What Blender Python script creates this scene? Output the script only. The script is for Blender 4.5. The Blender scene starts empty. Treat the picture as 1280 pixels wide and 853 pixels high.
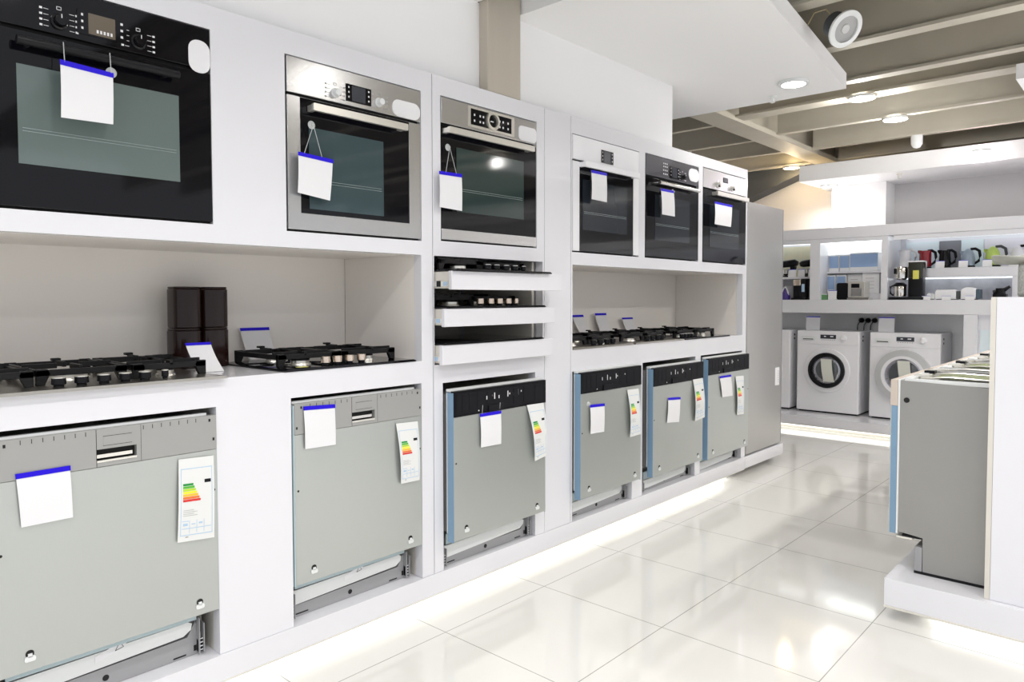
import bpy, math, random
from math import sin, cos, pi, radians
from mathutils import Vector, Matrix

random.seed(7)
S = bpy.context.scene
COL = S.collection

# ------------------------------------------------------------------ camera
CAM_POS = Vector((0.0, 0.0, 1.30))
FOCAL, YAW, PITCH, ROLL = 897.92, 0.7375, -0.0383, -0.0015
cam_data = bpy.data.cameras.new('camera')
cam = bpy.data.objects.new('camera', cam_data); COL.objects.link(cam)
F = Vector((-sin(YAW) * cos(PITCH), cos(YAW) * cos(PITCH), sin(PITCH)))
R0 = Vector((cos(YAW), sin(YAW), 0)); U0 = R0.cross(F)
Rv = cos(ROLL) * R0 + sin(ROLL) * U0
Uv = -sin(ROLL) * R0 + cos(ROLL) * U0
m = Matrix.Identity(4)
for i in range(3):
    m[i][0], m[i][1], m[i][2], m[i][3] = Rv[i], Uv[i], -F[i], CAM_POS[i]
cam.matrix_world = m
cam_data.sensor_fit = 'HORIZONTAL'; cam_data.sensor_width = 36
cam_data.lens = FOCAL / 1280 * 36
cam_data.shift_y = -(426.5 - 407.86) / 1280
cam_data.clip_start = 0.05; cam_data.clip_end = 100
S.camera = cam

# ------------------------------------------------------------------ world, exposure, lights
S.view_settings.view_transform = 'Standard'
S.view_settings.look = 'None'
S.view_settings.gamma = 1
S.view_settings.use_curve_mapping = False
S.view_settings.exposure = 0.30
WORLD = 0.66            # the bright store that carries on behind and to the right
LAMP = 8.0             # base watts of a ceiling downlight or added fill lamp
LED = 4.0               # glow of the strips under the plinths
w = bpy.data.worlds.new('store_surroundings'); S.world = w; w.use_nodes = True
w.node_tree.nodes['Background'].inputs[0].default_value = (0.93, 0.95, 1.0, 1)
w.node_tree.nodes['Background'].inputs[1].default_value = WORLD


def lamp(loc, power, size=0.16, color=(1, 0.97, 0.93), spread=150):
    l = bpy.data.lights.new('lamp_light', 'AREA'); l.shape = 'DISK'; l.size = size
    l.energy = power; l.color = color; l.spread = radians(spread)
    o = bpy.data.objects.new('lamp_light', l); COL.objects.link(o); o.location = loc
    return o


# ------------------------------------------------------------------ materials
MATS = {}


def mat(name, color, rough=0.5, metal=0.0, coat=0.0, emit=0.0, alpha=1.0, noise=0.0, nscale=20.0,
        bump=0.0, stretch=None, ecol=None, spec=0.5, trans=0.0, ncol=None):
    if name in MATS: return MATS[name]
    mt = bpy.data.materials.new(name); mt.use_nodes = True
    nt = mt.node_tree; b = nt.nodes['Principled BSDF']
    b.inputs['Base Color'].default_value = (*color, 1)
    b.inputs['Roughness'].default_value = rough
    b.inputs['Metallic'].default_value = metal
    b.inputs['Specular IOR Level'].default_value = spec
    b.inputs['Transmission Weight'].default_value = trans
    if coat:
        b.inputs['Coat Weight'].default_value = coat; b.inputs['Coat Roughness'].default_value = 0.04
    if emit:
        b.inputs['Emission Color'].default_value = (*(ecol or color), 1)
        b.inputs['Emission Strength'].default_value = emit
    b.inputs['Alpha'].default_value = alpha
    if noise or bump:
        tc = nt.nodes.new('ShaderNodeTexCoord'); mp = nt.nodes.new('ShaderNodeMapping')
        nz = nt.nodes.new('ShaderNodeTexNoise'); nz.inputs['Scale'].default_value = nscale
        nz.inputs['Detail'].default_value = 5
        nt.links.new(tc.outputs['Object'], mp.inputs[0]); nt.links.new(mp.outputs[0], nz.inputs['Vector'])
        if stretch: mp.inputs['Scale'].default_value = stretch
        if noise:
            mx = nt.nodes.new('ShaderNodeMix'); mx.data_type = 'RGBA'
            c2 = ncol or tuple(max(0, c * (1 - noise)) for c in color)
            mx.inputs[6].default_value = (*color, 1); mx.inputs[7].default_value = (*c2, 1)
            nt.links.new(nz.outputs['Fac'], mx.inputs[0]); nt.links.new(mx.outputs[2], b.inputs['Base Color'])
        if bump:
            bp = nt.nodes.new('ShaderNodeBump'); bp.inputs['Strength'].default_value = bump
            bp.inputs['Distance'].default_value = 0.002
            nt.links.new(nz.outputs['Fac'], bp.inputs['Height']); nt.links.new(bp.outputs[0], b.inputs['Normal'])
    MATS[name] = mt
    return mt


white = mat('white_gloss_laminate', (0.80, 0.80, 0.84), 0.22, coat=0.35)
white2 = mat('white_enamel', (0.90, 0.90, 0.93), 0.3, coat=0.2)
whiteplastic = mat('white_plastic', (0.80, 0.82, 0.82), 0.4)
cream = mat('cream_laminate', (0.71, 0.68, 0.62), 0.45)
nichemat = mat('niche_laminate', (0.90, 0.86, 0.81), 0.4)
paint = mat('white_wall_paint', (0.90, 0.90, 0.91), 0.7)
paint_grey = mat('grey_wall_paint', (0.66, 0.65, 0.65), 0.8)
plaster = mat('ceiling_paint', (0.92, 0.92, 0.92), 0.8)
beige = mat('beige_column_paint', (0.55, 0.50, 0.42), 0.6, noise=0.12, nscale=3, stretch=(6, 6, 0.5))
beam = mat('beige_beam_paint', (0.58, 0.54, 0.45), 0.55, noise=0.22, nscale=3.5)
beamdark = mat('bare_deck_paint', (0.19, 0.162, 0.115), 0.7, noise=0.4, nscale=2.5)
darkgrey = mat('dark_grey_metal', (0.07, 0.075, 0.08), 0.6)
greypanel = mat('grey_back_panel', (0.84, 0.85, 0.86), 0.4, 0.5)
steel = mat('brushed_stainless', (0.74, 0.74, 0.745), 0.25, 1.0, noise=0.18, nscale=40, stretch=(1, 1, 40), bump=0.03)
steeldoor = mat('galvanised_door_sheet', (0.56, 0.585, 0.565), 0.42, 0.75, noise=0.06, nscale=25, stretch=(40, 1, 1))
steelgrey = mat('grey_plastic_fascia', (0.38, 0.38, 0.37), 0.4, 0.2)
steelside = mat('grey_sheet_side', (0.36, 0.355, 0.34), 0.38, 0.55, noise=0.05, nscale=8)
fridgem = mat('silver_fridge_sheet', (0.50, 0.495, 0.48), 0.36, 0.7, noise=0.05, nscale=12, stretch=(30, 30, 1))
fridgee = mat('fridge_edge_trim', (0.34, 0.34, 0.35), 0.35, 0.6)
chrome = mat('polished_steel', (0.80, 0.78, 0.74), 0.15, 1.0)
alu = mat('satin_aluminium', (0.86, 0.84, 0.78), 0.3, 0.8)
blackgl = mat('black_gloss_glass', (0.004, 0.004, 0.006), 0.05, spec=0.32)
blackpl = mat('black_plastic', (0.008, 0.008, 0.010), 0.28, spec=0.22)
blackmat = mat('black_void', (0.01, 0.01, 0.01), 0.8)
castiron = mat('cast_iron', (0.008, 0.008, 0.009), 0.45, spec=0.3, bump=0.1, nscale=200)
brown = mat('dark_brown_gloss', (0.016, 0.006, 0.005), 0.16, spec=0.35)
paneA = mat('teal_reflection_pane', (0.135, 0.175, 0.168), 0.06)  # lighter pane tones hold the store's reflection and the dot-screen as colour
paneB = mat('slate_oven_pane', (0.045, 0.075, 0.085), 0.06)
paneC = mat('green_oven_pane', (0.03, 0.05, 0.048), 0.06)
paneD = mat('smoky_oven_pane', (0.02, 0.026, 0.034), 0.06)
rackm = mat('oven_rack_wire', (0.35, 0.42, 0.41), 0.3, 0.6)
lcd = mat('grey_display', (0.05, 0.055, 0.07), 0.15, coat=0.4)
lcdbronze = mat('bronze_display', (0.14, 0.11, 0.075), 0.15, coat=0.4)
markw = mat('white_print', (0.85, 0.85, 0.87), 0.5)
markg = mat('grey_print', (0.42, 0.42, 0.42), 0.5)
paper = mat('white_paper', (0.84, 0.84, 0.86), 0.55)
paperg = mat('printed_paper', (0.80, 0.81, 0.80), 0.55)
blueink = mat('blue_header_ink', (0.02, 0.005, 0.66), 0.5, spec=.2)
bluelite = mat('pale_blue_print', (0.45, 0.62, 0.80), 0.5)
navy = mat('navy_ink', (0.02, 0.025, 0.16), 0.5)
film = mat('blue_protective_film', (0.20, 0.33, 0.47), 0.35)
film2 = mat('pale_blue_film', (0.50, 0.62, 0.66), 0.35)
filmcream = mat('cream_insulation_strip', (0.60, 0.52, 0.45), 0.6)
clearp = mat('clear_plastic', (0.75, 0.78, 0.78), 0.1, alpha=0.55)
gold = mat('yellow_metal_tab', (0.75, 0.72, 0.15), 0.3)
copper = mat('warm_steel', (0.85, 0.72, 0.60), 0.22, 0.9)
greenmat = mat('green_mat', (0.27, 0.30, 0.17), 0.8)
glow = mat('lamp_glow', (1, 0.97, 0.92), emit=14)
glowwarm = mat('warm_lamp_glow', (1, 0.78, 0.45), emit=14)
glowpink = mat('pink_lamp_glow', (1, 0.85, 0.93), emit=14)
ledm = mat('led_strip_glow', (1, 1, 0.95), emit=LED)
ledback = mat('back_led_strip_glow', (1, 1, 0.95), emit=LED * .45)
shelfglow = mat('lit_shelf_strip', (0.95, 1, 0.95), emit=3.0)
shelfglow2 = mat('dim_shelf_strip', (0.93, 0.98, 1), emit=1.1)
skyblue = mat('blue_box_print', (0.22, 0.37, 0.68), 0.5, noise=0.35, nscale=3, ncol=(0.45, 0.58, 0.78))
posterb = mat('pale_blue_poster', (0.62, 0.74, 0.80), 0.5, noise=0.3, nscale=3, ncol=(0.8, 0.84, 0.86))
postern = mat('night_poster', (0.10, 0.10, 0.12), 0.3, noise=0.7, nscale=4, ncol=(0.32, 0.32, 0.35))
posterm = mat('mauve_poster', (0.62, 0.58, 0.66), 0.5, noise=0.4, nscale=2.5, ncol=(0.78, 0.76, 0.82))
posterg = mat('grey_picture_poster', (0.16, 0.16, 0.19), 0.4, noise=1, nscale=7, ncol=(0.78, 0.78, 0.82))
posterc = mat('herb_picture_poster', (0.50, 0.58, 0.48), 0.5, noise=1, nscale=12, ncol=(0.80, 0.66, 0.45))
red = mat('red_enamel', (0.32, 0.01, 0.02), 0.2, coat=0.4)
lime = mat('lime_plastic', (0.55, 0.72, 0.16), 0.3)
slate = mat('blue_grey_plastic', (0.36, 0.44, 0.54), 0.3)
violet = mat('violet_plastic', (0.06, 0.03, 0.25), 0.3)
leafg = mat('green_print', (0.12, 0.30, 0.12), 0.6)
speck = mat('speckled_felt', (0.62, 0.62, 0.58), 0.9, noise=1, nscale=160, ncol=(0.12, 0.13, 0.12))
cloth = mat('grey_green_cloth', (0.62, 0.62, 0.56), 0.9, noise=0.5, nscale=25)
doorglass = mat('washer_door_glass', (0.10, 0.11, 0.12), 0.06, coat=0.5)
drum = mat('washer_drum', (0.45, 0.45, 0.50), 0.25, 0.9)
ERGB = [(0.01, 0.30, 0.05), (0.10, 0.48, 0.04), (0.50, 0.72, 0.03), (0.95, 0.85, 0.02), (0.95, 0.55, 0.03), (0.85, 0.20, 0.03), (0.72, 0.03, 0.03)]
EM = [mat('class_bar_%s' % n, c, 0.5) for n, c in zip(['darkgreen', 'green', 'yellowgreen', 'yellow', 'orange', 'darkorange', 'redbar'], ERGB)]


def tile_material():
    mt = bpy.data.materials.new('glossy_floor_tile'); mt.use_nodes = True
    nt = mt.node_tree; b = nt.nodes['Principled BSDF']
    tc = nt.nodes.new('ShaderNodeTexCoord'); sep = nt.nodes.new('ShaderNodeSeparateXYZ')
    nt.links.new(tc.outputs['Object'], sep.inputs[0])

    def M(op, a, bb=None):
        n = nt.nodes.new('ShaderNodeMath'); n.operation = op
        for k, v in ((0, a), (1, bb)):
            if v is None: continue
            if isinstance(v, (int, float)): n.inputs[k].default_value = v
            else: nt.links.new(v, n.inputs[k])
        return n.outputs[0]
    out = []
    for ax, off, s in (('X', -2.044, 0.604), ('Y', 1.862, 0.601)):
        t = M('DIVIDE', M('SUBTRACT', sep.outputs[ax], off), s)
        d = M('ABSOLUTE', M('SUBTRACT', t, M('ROUND', t)))
        out.append(M('LESS_THAN', d, 0.0032))
    g = M('MAXIMUM', out[0], out[1])
    nz = nt.nodes.new('ShaderNodeTexNoise'); nz.inputs['Scale'].default_value = 1.3; nz.inputs['Detail'].default_value = 6
    nt.links.new(tc.outputs['Object'], nz.inputs['Vector'])
    m1 = nt.nodes.new('ShaderNodeMix'); m1.data_type = 'RGBA'
    m1.inputs[6].default_value = (0.80, 0.79, 0.76, 1); m1.inputs[7].default_value = (0.74, 0.73, 0.69, 1)
    nt.links.new(nz.outputs['Fac'], m1.inputs[0])
    m2 = nt.nodes.new('ShaderNodeMix'); m2.data_type = 'RGBA'
    m2.inputs[7].default_value = (0.36, 0.35, 0.32, 1)
    nt.links.new(g, m2.inputs[0]); nt.links.new(m1.outputs[2], m2.inputs[6]); nt.links.new(m2.outputs[2], b.inputs['Base Color'])
    b.inputs['Roughness'].default_value = 0.07
    b.inputs['Specular IOR Level'].default_value = 0.6
    return mt


# ------------------------------------------------------------------ geometry helpers
class G:
    """collects shapes into one mesh"""
    def __init__(s, *mats):
        s.v = []; s.f = []; s.mi = []; s.mats = list(mats) or [white]; s.cur = 0

    def m(s, material):
        if material not in s.mats: s.mats.append(material)
        s.cur = s.mats.index(material); return s

    def add(s, vs, fs):
        n = len(s.v); s.v += [tuple(v) for v in vs]
        for f in fs: s.f.append(tuple(i + n for i in f)); s.mi.append(s.cur)
        return s

    def box(s, x0, x1, y0, y1, z0, z1):
        x0, x1 = min(x0, x1), max(x0, x1); y0, y1 = min(y0, y1), max(y0, y1); z0, z1 = min(z0, z1), max(z0, z1)
        vs = [(x, y, z) for z in (z0, z1) for y in (y0, y1) for x in (x0, x1)]
        return s.add(vs, [(0, 2, 3, 1), (4, 5, 7, 6), (0, 1, 5, 4), (2, 6, 7, 3), (0, 4, 6, 2), (1, 3, 7, 5)])

    def rbox(s, x0, x1, y0, y1, z0, z1, r=0.02, axis='y', n=5):
        """box whose outline is rounded in the plane across the axis"""
        A = {'y': (x0, x1, z0, z1), 'x': (y0, y1, z0, z1), 'z': (x0, x1, y0, y1)}[axis]
        r = min(r, (A[1] - A[0]) / 2 - 1e-5, (A[3] - A[2]) / 2 - 1e-5)
        pts = []
        for cx, cy, a0 in ((A[1] - r, A[3] - r, 0), (A[0] + r, A[3] - r, 90), (A[0] + r, A[2] + r, 180), (A[1] - r, A[2] + r, 270)):
            for k in range(n + 1):
                a = radians(a0 + 90 * k / n); pts.append((cx + r * cos(a), cy + r * sin(a)))
        B = {'y': (y0, y1), 'x': (x0, x1), 'z': (z0, z1)}[axis]
        return s.prism(pts, axis, B[0], B[1])

    def prism(s, pts, axis, a0, a1):
        n = len(pts)
        def P(p, a): return {'y': (p[0], a, p[1]), 'x': (a, p[0], p[1]), 'z': (p[0], p[1], a)}[axis]
        vs = [P(p, a0) for p in pts] + [P(p, a1) for p in pts]
        area = sum(pts[i][0] * pts[(i + 1) % n][1] - pts[(i + 1) % n][0] * pts[i][1] for i in range(n))
        flip = (area > 0) ^ (axis == 'y') ^ (a1 < a0)
        fs = [tuple(range(n))[::-1], tuple(range(n, 2 * n))] + [(i, (i + 1) % n, (i + 1) % n + n, i + n) for i in range(n)]
        if not flip: fs = [f[::-1] for f in fs]
        return s.add(vs, fs)

    def lathe(s, prof, c=(0, 0, 0), axis='z', n=28):
        """prof: (radius, height) list; closed at the ends"""
        vs = []; fs = []
        def P(r, h, a):
            x, y = r * cos(a), r * sin(a)
            return {'z': (c[0] + x, c[1] + y, c[2] + h), 'y': (c[0] + x, c[1] + h, c[2] + y), 'x': (c[0] + h, c[1] + x, c[2] + y)}[axis]
        for r, h in prof:
            for k in range(n): vs.append(P(max(r, 1e-5), h, 2 * pi * k / n))
        for i in range(len(prof) - 1):
            for k in range(n):
                k2 = (k + 1) % n
                fs.append((i * n + k, i * n + k2, (i + 1) * n + k2, (i + 1) * n + k))
        fs.append(tuple(range(n))[::-1]); fs.append(tuple(range((len(prof) - 1) * n, len(prof) * n)))
        if axis == 'y': fs = [f[::-1] for f in fs]
        return s.add(vs, fs)

    def cyl(s, c, r, h, axis='z', n=24):
        return s.lathe([(r, 0), (r, h)], c, axis, n)

    def ring(s, c, r0, r1, h, axis='y', n=48):
        return s.lathe_open([(r0, 0), (r1, 0), (r1, h), (r0, h), (r0, 0)], c, axis, n)

    def lathe_open(s, prof, c, axis='y', n=48):
        vs = []; fs = []
        def P(r, h, a):
            x, y = r * cos(a), r * sin(a)
            return {'z': (c[0] + x, c[1] + y, c[2] + h), 'y': (c[0] + x, c[1] + h, c[2] + y), 'x': (c[0] + h, c[1] + x, c[2] + y)}[axis]
        for r, h in prof[:-1]:
            for k in range(n): vs.append(P(r, h, 2 * pi * k / n))
        m_ = len(prof) - 1
        for i in range(m_):
            for k in range(n):
                k2 = (k + 1) % n; j = (i + 1) % m_
                fs.append((i * n + k, i * n + k2, j * n + k2, j * n + k))
        return s.add(vs, fs)

    def tube(s, pts, r, n=8):
        pts = [Vector(p) for p in pts]; rings = []
        for i, p in enumerate(pts):
            d = (pts[min(i + 1, len(pts) - 1)] - pts[max(i - 1, 0)]).normalized()
            a = d.cross(Vector((0, 0, 1)))
            if a.length < 0.1: a = d.cross(Vector((1, 0, 0)))
            a.normalize(); b = d.cross(a).normalized()
            rr = r[i] if isinstance(r, (list, tuple)) else r
            rings.append([p + a * rr * cos(2 * pi * k / n) + b * rr * sin(2 * pi * k / n) for k in range(n)])
        vs = [v for rg in rings for v in rg]; fs = []
        for i in range(len(pts) - 1):
            for k in range(n):
                k2 = (k + 1) % n
                fs.append((i * n + k, i * n + k2, (i + 1) * n + k2, (i + 1) * n + k))
        fs.append(tuple(range(n))[::-1]); fs.append(tuple(range((len(pts) - 1) * n, len(pts) * n)))
        return s.add(vs, fs)

    def loft(s, sections):
        """sections: equal-length closed loops of 3d points"""
        n = len(sections[0]); vs = [p for q in sections for p in q]; fs = []
        for i in range(len(sections) - 1):
            for k in range(n):
                k2 = (k + 1) % n
                fs.append((i * n + k, i * n + k2, (i + 1) * n + k2, (i + 1) * n + k))
        fs.append(tuple(range(n))[::-1]); fs.append(tuple(range((len(sections) - 1) * n, len(sections) * n)))
        return s.add(vs, fs)

    def build(s, name, parent=None, bev=0.0, label=None, kind=None, loc=None, seg=2, recalc=False):
        me = bpy.data.meshes.new(name); me.from_pydata(s.v, [], s.f)
        for mt in s.mats: me.materials.append(mt)
        me.polygons.foreach_set('material_index', s.mi)
        me.polygons.foreach_set('use_smooth', [True] * len(me.polygons))
        if recalc:
            import bmesh
            bm = bmesh.new(); bm.from_mesh(me); bmesh.ops.recalc_face_normals(bm, faces=bm.faces); bm.to_mesh(me); bm.free()
        me.set_sharp_from_angle(angle=radians(38))
        me.update()
        o = bpy.data.objects.new(name, me); COL.objects.link(o)
        if parent: o.parent = parent
        if loc: o.location = loc
        if bev:
            b = o.modifiers.new('bevel', 'BEVEL'); b.width = bev; b.segments = seg; b.limit_method = 'ANGLE'; b.angle_limit = radians(40)
        if label: o['label'] = label
        if kind: o['kind'] = kind
        return o


def thing(name, label, cat, loc=(0, 0, 0), rz=0.0, group=None):
    o = bpy.data.objects.new(name, None); COL.objects.link(o)
    o.empty_display_size = 0.05
    o.location = loc; o.rotation_euler = (0, 0, radians(rz))
    o['label'] = label; o['category'] = cat
    if group: o['group'] = group
    return o


def tag(o, label, cat, group=None):
    o['label'] = label; o['category'] = cat
    if group: o['group'] = group
    return o


def struct(o): o['kind'] = 'structure'; return o


# ================================================================== SETTING
WX = -2.24                                   # front plane of the oven wall
flo = G(tile_material()).box(-3.95, 6.0, -4.0, 8.35, -0.05, 0.0).build('floor'); struct(flo)
struct(G(paint).box(-3.95, -3.9, -4.0, 8.35, 0, 3.25).build('wall_left'))
struct(G(paint_grey).box(-3.95, 6.0, 8.25, 8.35, 0, 3.25).build('wall_back'))
# corrugated deck above the beams
dk = G(beamdark)
y = 2.2
dk.box(-3.95, 6.0, 2.0, 8.35, 3.16, 3.22)
while y < 8.2:
    dk.prism([(y, 3.16), (y + 0.03, 3.115), (y + 0.12, 3.115), (y + 0.15, 3.16)], 'x', -3.9, 6.0); y += 0.3
struct(dk.build('ceiling'))
# white suspended soffit over the oven wall, notched round the column
sof = G(plaster).prism([(-2.3, -4.0), (-0.75, -4.0), (-1.33, 3.16), (-1.52, 4.81), (-2.85, 4.76), (-2.85, 4.02), (-2.3, 4.02), (-2.3, 2.545),
                        (-2.0, 2.545), (-2.0, 2.305), (-2.3, 2.305)], 'z', 2.62, 2.715)
struct(sof.build('trim_1'))
# the white partition that stands on top of the cabinets
struct(G(paint).box(-2.85, -2.3, -4.0, 4.02, 2.222, 2.62).build('wall_upper'))
struct(G(beige).box(-2.30, -2.245, 2.315, 2.534, 2.222, 3.12).build('wall_column', bev=0.004))
# roof beams that cross the aisle
def ibeam(name, y, x0, x1, zb, h=0.26, fw=0.10, ft=0.018, slope=0.0):
    g = G(beam)
    prof = [(-fw / 2, 0), (fw / 2, 0), (fw / 2, ft), (0.008, ft), (0.008, h - ft), (fw / 2, h - ft), (fw / 2, h), (-fw / 2, h), (-fw / 2, h - ft), (-0.008, h - ft), (-0.008, ft), (-fw / 2, ft)]
    g.prism([(y + p, zb + q) for p, q in prof], 'x', x0, x1)
    return struct(g.build(name))
for k, (yy, zb, hh, fw) in enumerate([(3.72, 2.77, 0.34, 0.10), (4.47, 2.77, 0.34, 0.10), (5.22, 2.77, 0.34, 0.09), (5.66, 2.77, 0.30, 0.16), (6.45, 2.77, 0.34, 0.06),
                                      (7.33, 2.77, 0.34, 0.06), (8.08, 2.77, 0.34, 0.06)]):
    ibeam('trim_%d' % (k + 2), yy, -2.62 if k > 2 else -3.9, 6.0, zb, hh, fw)
for k, (yy, zb) in enumerate([(5.75, 2.77), (6.55, 2.77), (7.25, 2.77), (7.9, 2.74)]):
    ibeam('trim_%d' % (k + 9), yy, -3.9, -2.84, zb, 0.34, 0.05)
# the girder that the beams run into
struct(G(beam).box(-2.84, -2.62, 5.0, 8.25, 2.745, 2.79).box(-2.745, -2.715, 5.0, 8.25, 2.79, 3.08).box(-2.84, -2.62, 5.0, 8.25, 3.08, 3.11).build('trim_13'))
# white bulkhead above the back shelves, with the pillar under it
struct(G(paint).box(-2.78, 6.0, 7.40, 7.46, 2.48, 2.635).box(-2.78, 6.0, 7.46, 8.25, 2.48, 2.54).build('trim_14'))
struct(G(plaster).box(-2.63, -2.108, 7.93, 8.25, 0.0, 2.479).build('wall_pillar'))
struct(G(paint).box(-0.70, 0.6, 5.30, 6.60, 2.62, 2.71).build('trim_15'))      # corner of a second white soffit, right
# dark sloping block in the far left corner
struct(G(darkgrey).prism([(-3.9, 2.36), (-3.72, 2.40), (-2.95, 2.68), (-2.95, 2.76), (-3.9, 2.76)], 'y', 8.0, 8.24).build('trim_16'))

# ================================================================== OVEN WALL CABINETS
def plate(g, y0, y1, z0, z1, holes, x0=-0.0, th=0.02):
    """front plate in world y/z with rectangular holes; one seamless grid"""
    ys = sorted({y0, y1, *[h[0] for h in holes], *[h[1] for h in holes]}); ys = [v for v in ys if y0 <= v <= y1]
    zs = sorted({z0, z1, *[h[2] for h in holes], *[h[3] for h in holes]}); zs = [v for v in zs if z0 <= v <= z1]
    for i in range(len(ys) - 1):
        run = None
        for j in range(len(zs) - 1):
            cy, cz = (ys[i] + ys[i + 1]) / 2, (zs[j] + zs[j + 1]) / 2
            solid = not any(h[0] < cy < h[1] and h[2] < cz < h[3] for h in holes)
            if solid:
                if run is None: run = zs[j]
            if (not solid or j == len(zs) - 2) and run is not None:
                g.box(x0 - th, x0, ys[i], ys[i + 1], run, zs[j + 1] if solid else zs[j]); run = None
    return g


BX = 0.0   # local x of the front; root sits at (WX, 0, 0)
def cabinet(label, y0, y1, niche, hobtop, dwh, ovh, extra=(), side=.010):
    t = thing('display_cabinet', label, 'cabinet', (WX, (y0 + y1) / 2, 0.14), 0)
    oy, oz = -(y0 + y1) / 2, -0.14
    def B(g, name, **k):
        o = g.build(name, t, **k); o.location = (0, oy, oz); return o
    holes = list(dwh) + list(ovh) + list(extra)
    if niche: holes.append((niche[0], niche[1], niche[2], niche[3]))
    B(plate(G(white), y0 + .001, y1 - .001, 0.147, 2.22, holes, 0.0, 0.045), 'front_frame')
    B(G(white).box(-0.585, -0.046, y0 + .002, y1 - .002, 2.19, 2.219), 'top_panel')
    B(G(cream).box(-0.60, -0.586, y0 + .002, y1 - .002, 0.147, 2.219), 'back_panel')
    for yy in (y0 + .001, y1 - .001 - side): B(G(white).box(-0.585, -0.046, yy, yy + side, 0.147, 2.189), 'side_panel')
    # dividers beside every dishwasher bay
    for a, b, c, d in dwh:
        for e, f in ((a - .010, a - .001), (b + .001, b + .015)):
            B(G(cream).box(-0.58, -0.046, e, f, c, d), 'divider')
    if niche:
        a, b, c, d = niche
        B(G(nichemat).box(-0.585, -0.046, a + .002, b, d + .002, d + .02), 'niche_ceiling')
        B(G(nichemat).box(-0.55, -0.535, a + .002, b + .0, c, d + .002), 'niche_back')
        B(G(nichemat).box(-0.534, -0.046, b + .001, b + .018, c, d + .002), 'niche_side')
        if niche[0] > 0: B(G(nichemat).box(-0.534, -0.046, a - .018, a - .001, c, d + .002), 'niche_side')
        B(G(white).box(-0.534, -0.0461, a - .001, b, c - .05, c), 'worktop')
    for a, b, c, d in ovh:
        B(G(blackmat).box(-0.50, -0.49, a + .001, b - .001, c, d), 'oven_bay_back')
    return t


CT = 1.046
cabinet('long white gloss cabinet at the left holding two wide ovens above an open hob niche', -0.75, 1.979,
        (-0.60, 1.918, CT, 1.478), None, [(0.452, 1.056, 0.147, 0.955), (1.322, 1.915, 0.147, 0.955)],
        [(0.447, 1.057, 1.537, 2.146), (1.315, 1.921, 1.534, 2.137)])
cabB = cabinet('narrow white gloss tower cabinet with one oven above three pulled-out drawers', 1.981, 2.700,
        None, None, [(2.032, 2.632, 0.147, 0.945)], [(2.026, 2.643, 1.541, 2.142)], [(1.987, 2.688, 1.024, 1.478)], side=.004)
G(cream).box(-0.52, -0.046, 2.66 - 2.3405, 2.676 - 2.3405, 1.026 - .14, 1.477 - .14).build('divider', cabB)
G(nichemat).box(-0.585, -0.046, 1.99 - 2.3405, 2.655 - 2.3405, 0.99 - .14, 1.022 - .14).build('shelf', cabB)
pl = G(white).box(-0.045, 0, 0, 0.206, 0.0, 2.073)
tag(pl.build('filler_panel', loc=(WX, 2.702, 0.147)), 'plain tall white panel between the drawer tower and the right-hand cabinet', 'panel')
cabinet('white gloss cabinet with three narrow ovens over a niche and three dishwashers', 2.911, 4.985,
        (2.925, 4.922, 1.036, 1.473), None, [(2.925, 3.487, 0.147, 0.925), (3.595, 4.232, 0.147, 0.925), (4.303, 4.922, 0.147, 0.925)],
        [(2.921, 3.546, 1.537, 2.137), (3.611, 4.255, 1.537, 2.142), (4.310, 4.962, 1.537, 2.155)])

# base platform under the whole row, hovering over a light strip
pf = thing('display_plinth', 'long low white platform under the oven wall with a glowing strip beneath', 'platform', (WX, 2.5, 0))
G(white).box(-0.62, 0.006, -3.3, 2.478, 0.06, 0.146).box(-0.62, 0.006, 2.481, 3.18, 0.06, 0.144).build('platform_board', pf)
G(cream).box(-0.58, -0.13, -3.25, 3.05, 0.0, 0.059).build('toe_kick', pf)
G(ledm).box(-0.128, -0.10, -3.2, 2.35, 0.036, 0.056).build('led_strip', pf)
G(alu).box(-0.008, 0.002, -3.3, 2.478, 0.052, 0.0595).build('edge_profile', pf)

# ------------------------------------------------------------------ cards and labels
def sheet(g, q, X, t=0.0012, bulge=0.0, u0=0.0, u1=1.0, v0=0.0, v1=1.0, n=6, off=0.0):
    """sheet in a world X plane between quad corners q = TL,TR,BR,BL given as (y,z); bent by bulge"""
    def P(u, v):
        a = Vector(q[0]).lerp(Vector(q[1]), u); b = Vector(q[3]).lerp(Vector(q[2]), u); p = a.lerp(b, v)
        return p, X + off + bulge * sin(pi * v) * (1 - 0.3 * u) + bulge * 0.6 * v * v
    vs = []; fs = []
    for j in range(n + 1):
        v = v0 + (v1 - v0) * j / n
        for side in (0, t):
            for u in (u0, (u0 + u1) / 2, u1):
                p, x = P(u, v); vs.append((x + side, p[0], p[1]))
    for j in range(n):
        a, b = j * 6, (j + 1) * 6
        for k in (0, 1):
            fs.append((a + 3 + k, b + 3 + k, b + 4 + k, a + 4 + k))       # front
            fs.append((a + k, a + 1 + k, b + 1 + k, b + k))
        fs += [(a, b, b + 3, a + 3), (a + 2, a + 5, b + 5, b + 2)]
    fs += [(0, 3, 4, 1), (1, 4, 5, 2)]; e = n * 6
    fs += [(e, e + 1, e + 4, e + 3), (e + 1, e + 2, e + 5, e + 4)]
    return g.add(vs, fs)


def rebase(g, c):
    g.v = [(v[0] - c[0], v[1] - c[1], v[2] - c[2]) for v in g.v]; return g


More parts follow.
